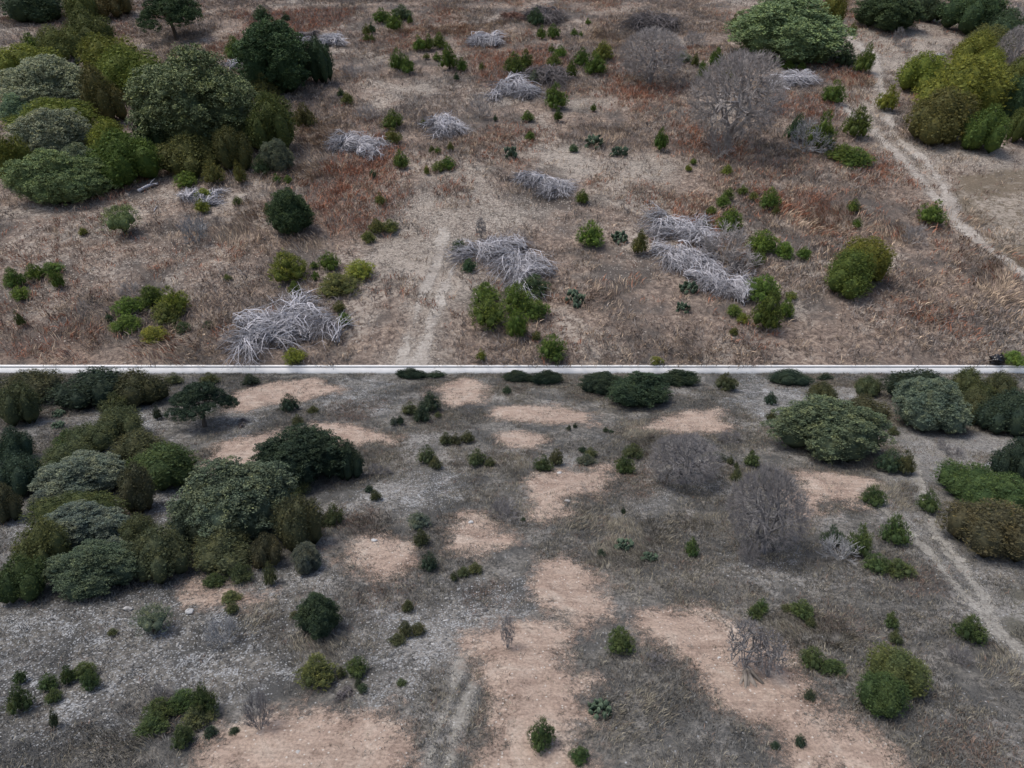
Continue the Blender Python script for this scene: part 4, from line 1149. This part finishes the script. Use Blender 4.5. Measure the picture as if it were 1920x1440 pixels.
def boulder(P, x, y, wpx, label, seed, col=(.34,.34,.335)):
    import bmesh
    u, v, t = unproj(P, np.array([x]), np.array([y])); s = float(t[0])/F; bm = bmesh.new(); bmesh.ops.create_icosphere(bm, subdivisions=3, radius=1); rng = np.random.default_rng(seed)
    Vb = np.array([q.co[:] for q in bm.verts]); Fb = np.array([[q.index for q in f_.verts] for f_ in bm.faces]); bm.free()
    for _ in range(14):
        d = unit(rng.normal(size=3)); h = rng.uniform(.55, .85); dd = Vb @ d; Vb = Vb - np.outer(np.maximum(dd-h, 0), d)
    W = wpx*s/2; Vb = Vb*np.array([W, W*.8, W*.62]); p = world(P, u, v, .3*W)[0]
    o = make_obj('boulder', Vb, None, Fb, M['stone'], None, {'col': np.tile(np.array(col), (len(Vb), 1))*np.random.default_rng(seed).uniform(.8, 1.1, (len(Vb), 1))})
    o.matrix_world = Matrix.Translation(Vector(p)) @ ROT[P]; o['label'] = label; o['category'] = 'rock'; o['group'] = 'boulders'
boulder('B', 1063, 942, 13, 'grey boulder alone on reddish dirt left of the smaller bare tree', 1)
boulder('B', 1348, 1239, 11, 'small white rock on the long dirt strip left of bare saplings', 2, (.55,.55,.55))
boulder('B', 1148, 1157, 12, 'brownish rock at the lower tip of the slanting dirt patch', 3, (.3,.25,.21))
boulder('B', 558, 1411, 14, 'pale grey rock on reddish dirt at bottom edge', 4)
boulder('B', 565, 1343, 9, 'small pale rock on upper part of the reddish dirt at lower left', 5)
boulder('B', 1049, 890, 11, 'white rock at the upper edge of dirt below two junipers', 6, (.42,.42,.42))
boulder('B', 882, 982, 12, 'white rock on upper tip of the small dirt patch left of centre', 7, (.42,.43,.44))
boulder('B', 702, 1018, 13, 'flat white rock on the dirt patch right of the small round oak', 8, (.42,.43,.44))
boulder('A', 1527, 117, 8, 'larger white rock below the wide oak at the top right', 9, (.48,.46,.44))
boulder('A', 1505, 112, 9, 'smaller white rock left of another below the wide oak', 10, (.48,.46,.44))
boulder('B', 275, 1334, 17, 'pale boulder touching the left of the sprawling junipers, lower field', 12)
boulder('B', 240, 1146, 20, 'flat pale boulder just left of the fuzzy round bush, lower field', 13)
boulder('B', 356, 1147, 18, 'flat white boulder right of the fuzzy round bush, lower field', 14, (.38,.39,.40))
boulder('A', 241, 372, 13, 'dull grey boulder below the left thicket, upper hillside', 15, (.34,.31,.28))
# dead log below the left thicket
def fallen_log(P, x0, y0, x1, y1, label, rpx):
    u, v, t = unproj(P, np.array([x0, x1]), np.array([y0, y1])); s = float(t[0])/F; r = placed_root('fallen_log', P, float(u.mean()), float(v.mean()))
    a = np.array([u[0]-u.mean(), v[0]-v.mean(), rpx*s]); b_ = -a*np.array([1, 1, -1]); k = Tubes(); R = rpx*s; mid = (a+b_)/2+np.array([0, .5*R, .6*R])
    k.add([a, a*.98+b_*.02, mid, b_*.98+a*.02, b_], [.05*R, R, R*.9, R*.55, .05*R], 8, .6); k.obj('log', M['paleb'], r)
    k = Tubes()
    for q, dd in ((.3, (1.5, -3, 1.5)), (.55, (2, 3, 2)), (.75, (3, -2, 1))):
        s0 = a*(1-q)+b_*q + np.array([0, 0, .4*R]); e = s0+np.array(dd)*R*1.3; k.add([s0, (s0+e)/2+np.array([0, 0, .5*R]), e], [R*.4, R*.25, R*.1], 5, .6)
    k.obj('branch', M['paleb'], r); r['label'] = label; r['category'] = 'log'
fallen_log('A', 262, 367, 300, 352, 'bleached fallen log below the left thicket, upper hillside', 3.4)
fallen_log('A', 291, 402, 297, 392, 'short thin bleached stick right of the fuzzy round bush', 1.0)
# crumpled black bag near the wall
def black_bag():
    import bmesh
    P = 'A'; u, v, t = unproj(P, np.array([1866]), np.array([681])); s = float(t[0])/F; W = 25*s; r = placed_root('black_bag', P, float(u[0]), float(v[0]))
    bm = bmesh.new(); bmesh.ops.create_icosphere(bm, subdivisions=4, radius=1); Vb = np.array([q.co[:] for q in bm.verts]); Fb = np.array([[q.index for q in f_.verts] for f_ in bm.faces]); bm.free()
    n1 = fbm(Vb[:, 0]*2.2+5, Vb[:, 1]*2.2+Vb[:, 2]*3, 5, 4); Vb = Vb*(1+(np.abs(n1-.5)*1.6-.15)[:, None]); Vb = Vb*np.array([.5, .4, .42])*W; Vb[:, 2] = np.maximum(Vb[:, 2]+.3*W, 0)
    make_obj('sack', Vb, None, Fb, M['black'], r); k = Tubes(); k.add([(0, 0, .6*W), (.05*W, 0, .72*W), (.14*W, .02*W, .8*W)], [.10*W, .04*W, .11*W], 8, .5); k.obj('tied_neck', M['black'], r)
    r['label'] = 'crumpled shiny black bag beside a juniper at the bottom right of hillside'; r['category'] = 'bag'
black_bag()

# ------------------------------------------------------------------ labels: every plant told apart by its neighbours
PLACE = {'A': 'upper hillside', 'B': 'lower field'}
def size_word(r):
    w_ = r['w']
    return 'tiny' if w_ < 17 else 'small' if w_ < 34 else 'medium' if w_ < 62 else 'large' if w_ < 110 else 'very large'
def direction(dx, dy):
    ax, ay = abs(dx), abs(dy)
    if ax > 2.2*ay: return 'right of' if dx > 0 else 'left of'
    if ay > 2.2*ax: return 'below' if dy > 0 else 'above'
    return ('lower' if dy > 0 else 'upper')+(' right of' if dx > 0 else ' left of')
seen = {}
for r in REC:
    if r['label']: seen[r['label']] = r
ORD = ['nearest', 'second nearest', 'third nearest', 'fourth nearest', 'fifth nearest', 'sixth nearest', 'seventh nearest', 'eighth nearest', 'ninth nearest', 'tenth nearest']
cand = {}
for r in REC:
    if r['label']: continue
    best = min((l for l in REC if l['land'] and l['P'] == r['P']), key=lambda l: math.hypot(l['cx']-r['cx'], (l['cy']-r['cy'])*1.4))
    dx, dy = r['cx']-best['cx'], (r['cy']-best['cy'])
    base = (size_word(r), r['tone'], r['noun'], direction(dx, dy), best['land'], r['P']); cand.setdefault(base, []).append((math.hypot(dx, dy), r))
for (sz, tn, noun, di, land, P), lst in cand.items():
    lst.sort(key=lambda q: q[0])
    for i, (d, r) in enumerate(lst):
        tn_ = '' if r['kind'] in 'PYNSK' and tn != 'silvery' else tn+' '
        o_ = '' if len(lst) == 1 else ', '+ORD[i]
        L = f"{sz} {tn_}{noun} {di} {land}{o_}, {PLACE[P]}"
        if len(L.split()) > 16: L = L.replace('twiggy leafless ', 'leafless ').replace('medium', 'medium')
        if len(L.split()) > 16: L = L.replace('juniper bush', 'juniper').replace('juniper tree', 'juniper').replace('yellow green', 'yellowish').replace('very ', '')
        if len(L.split()) > 16: L = L.replace('bright green', 'bright').replace('dark green', 'dark').replace('olive green', 'olive').replace(' nearest', '')
        while len(L.split()) > 16 and f', {PLACE[P]}' in L: L = L.replace(f', {PLACE[P]}', ', hillside' if P == 'A' else ', field')
        while L in seen: L = L+' again'
        seen[L] = r; r['label'] = L
for r in REC:
    r['o']['label'] = r['label']; r['o']['category'] = r['cat']
    g_ = GROUP.get(r['name'])
    if r['name'] == 'brush_pile': g_ = 'piles of cut branches'
    if g_: r['o']['group'] = g_ + (' on the upper hillside' if r['P'] == 'A' else ' on the lower field')
import os
if os.environ.get('DUMP'):
    for r in REC: print('LBL', r['o'].name, len(r['label'].split()), r['label'])
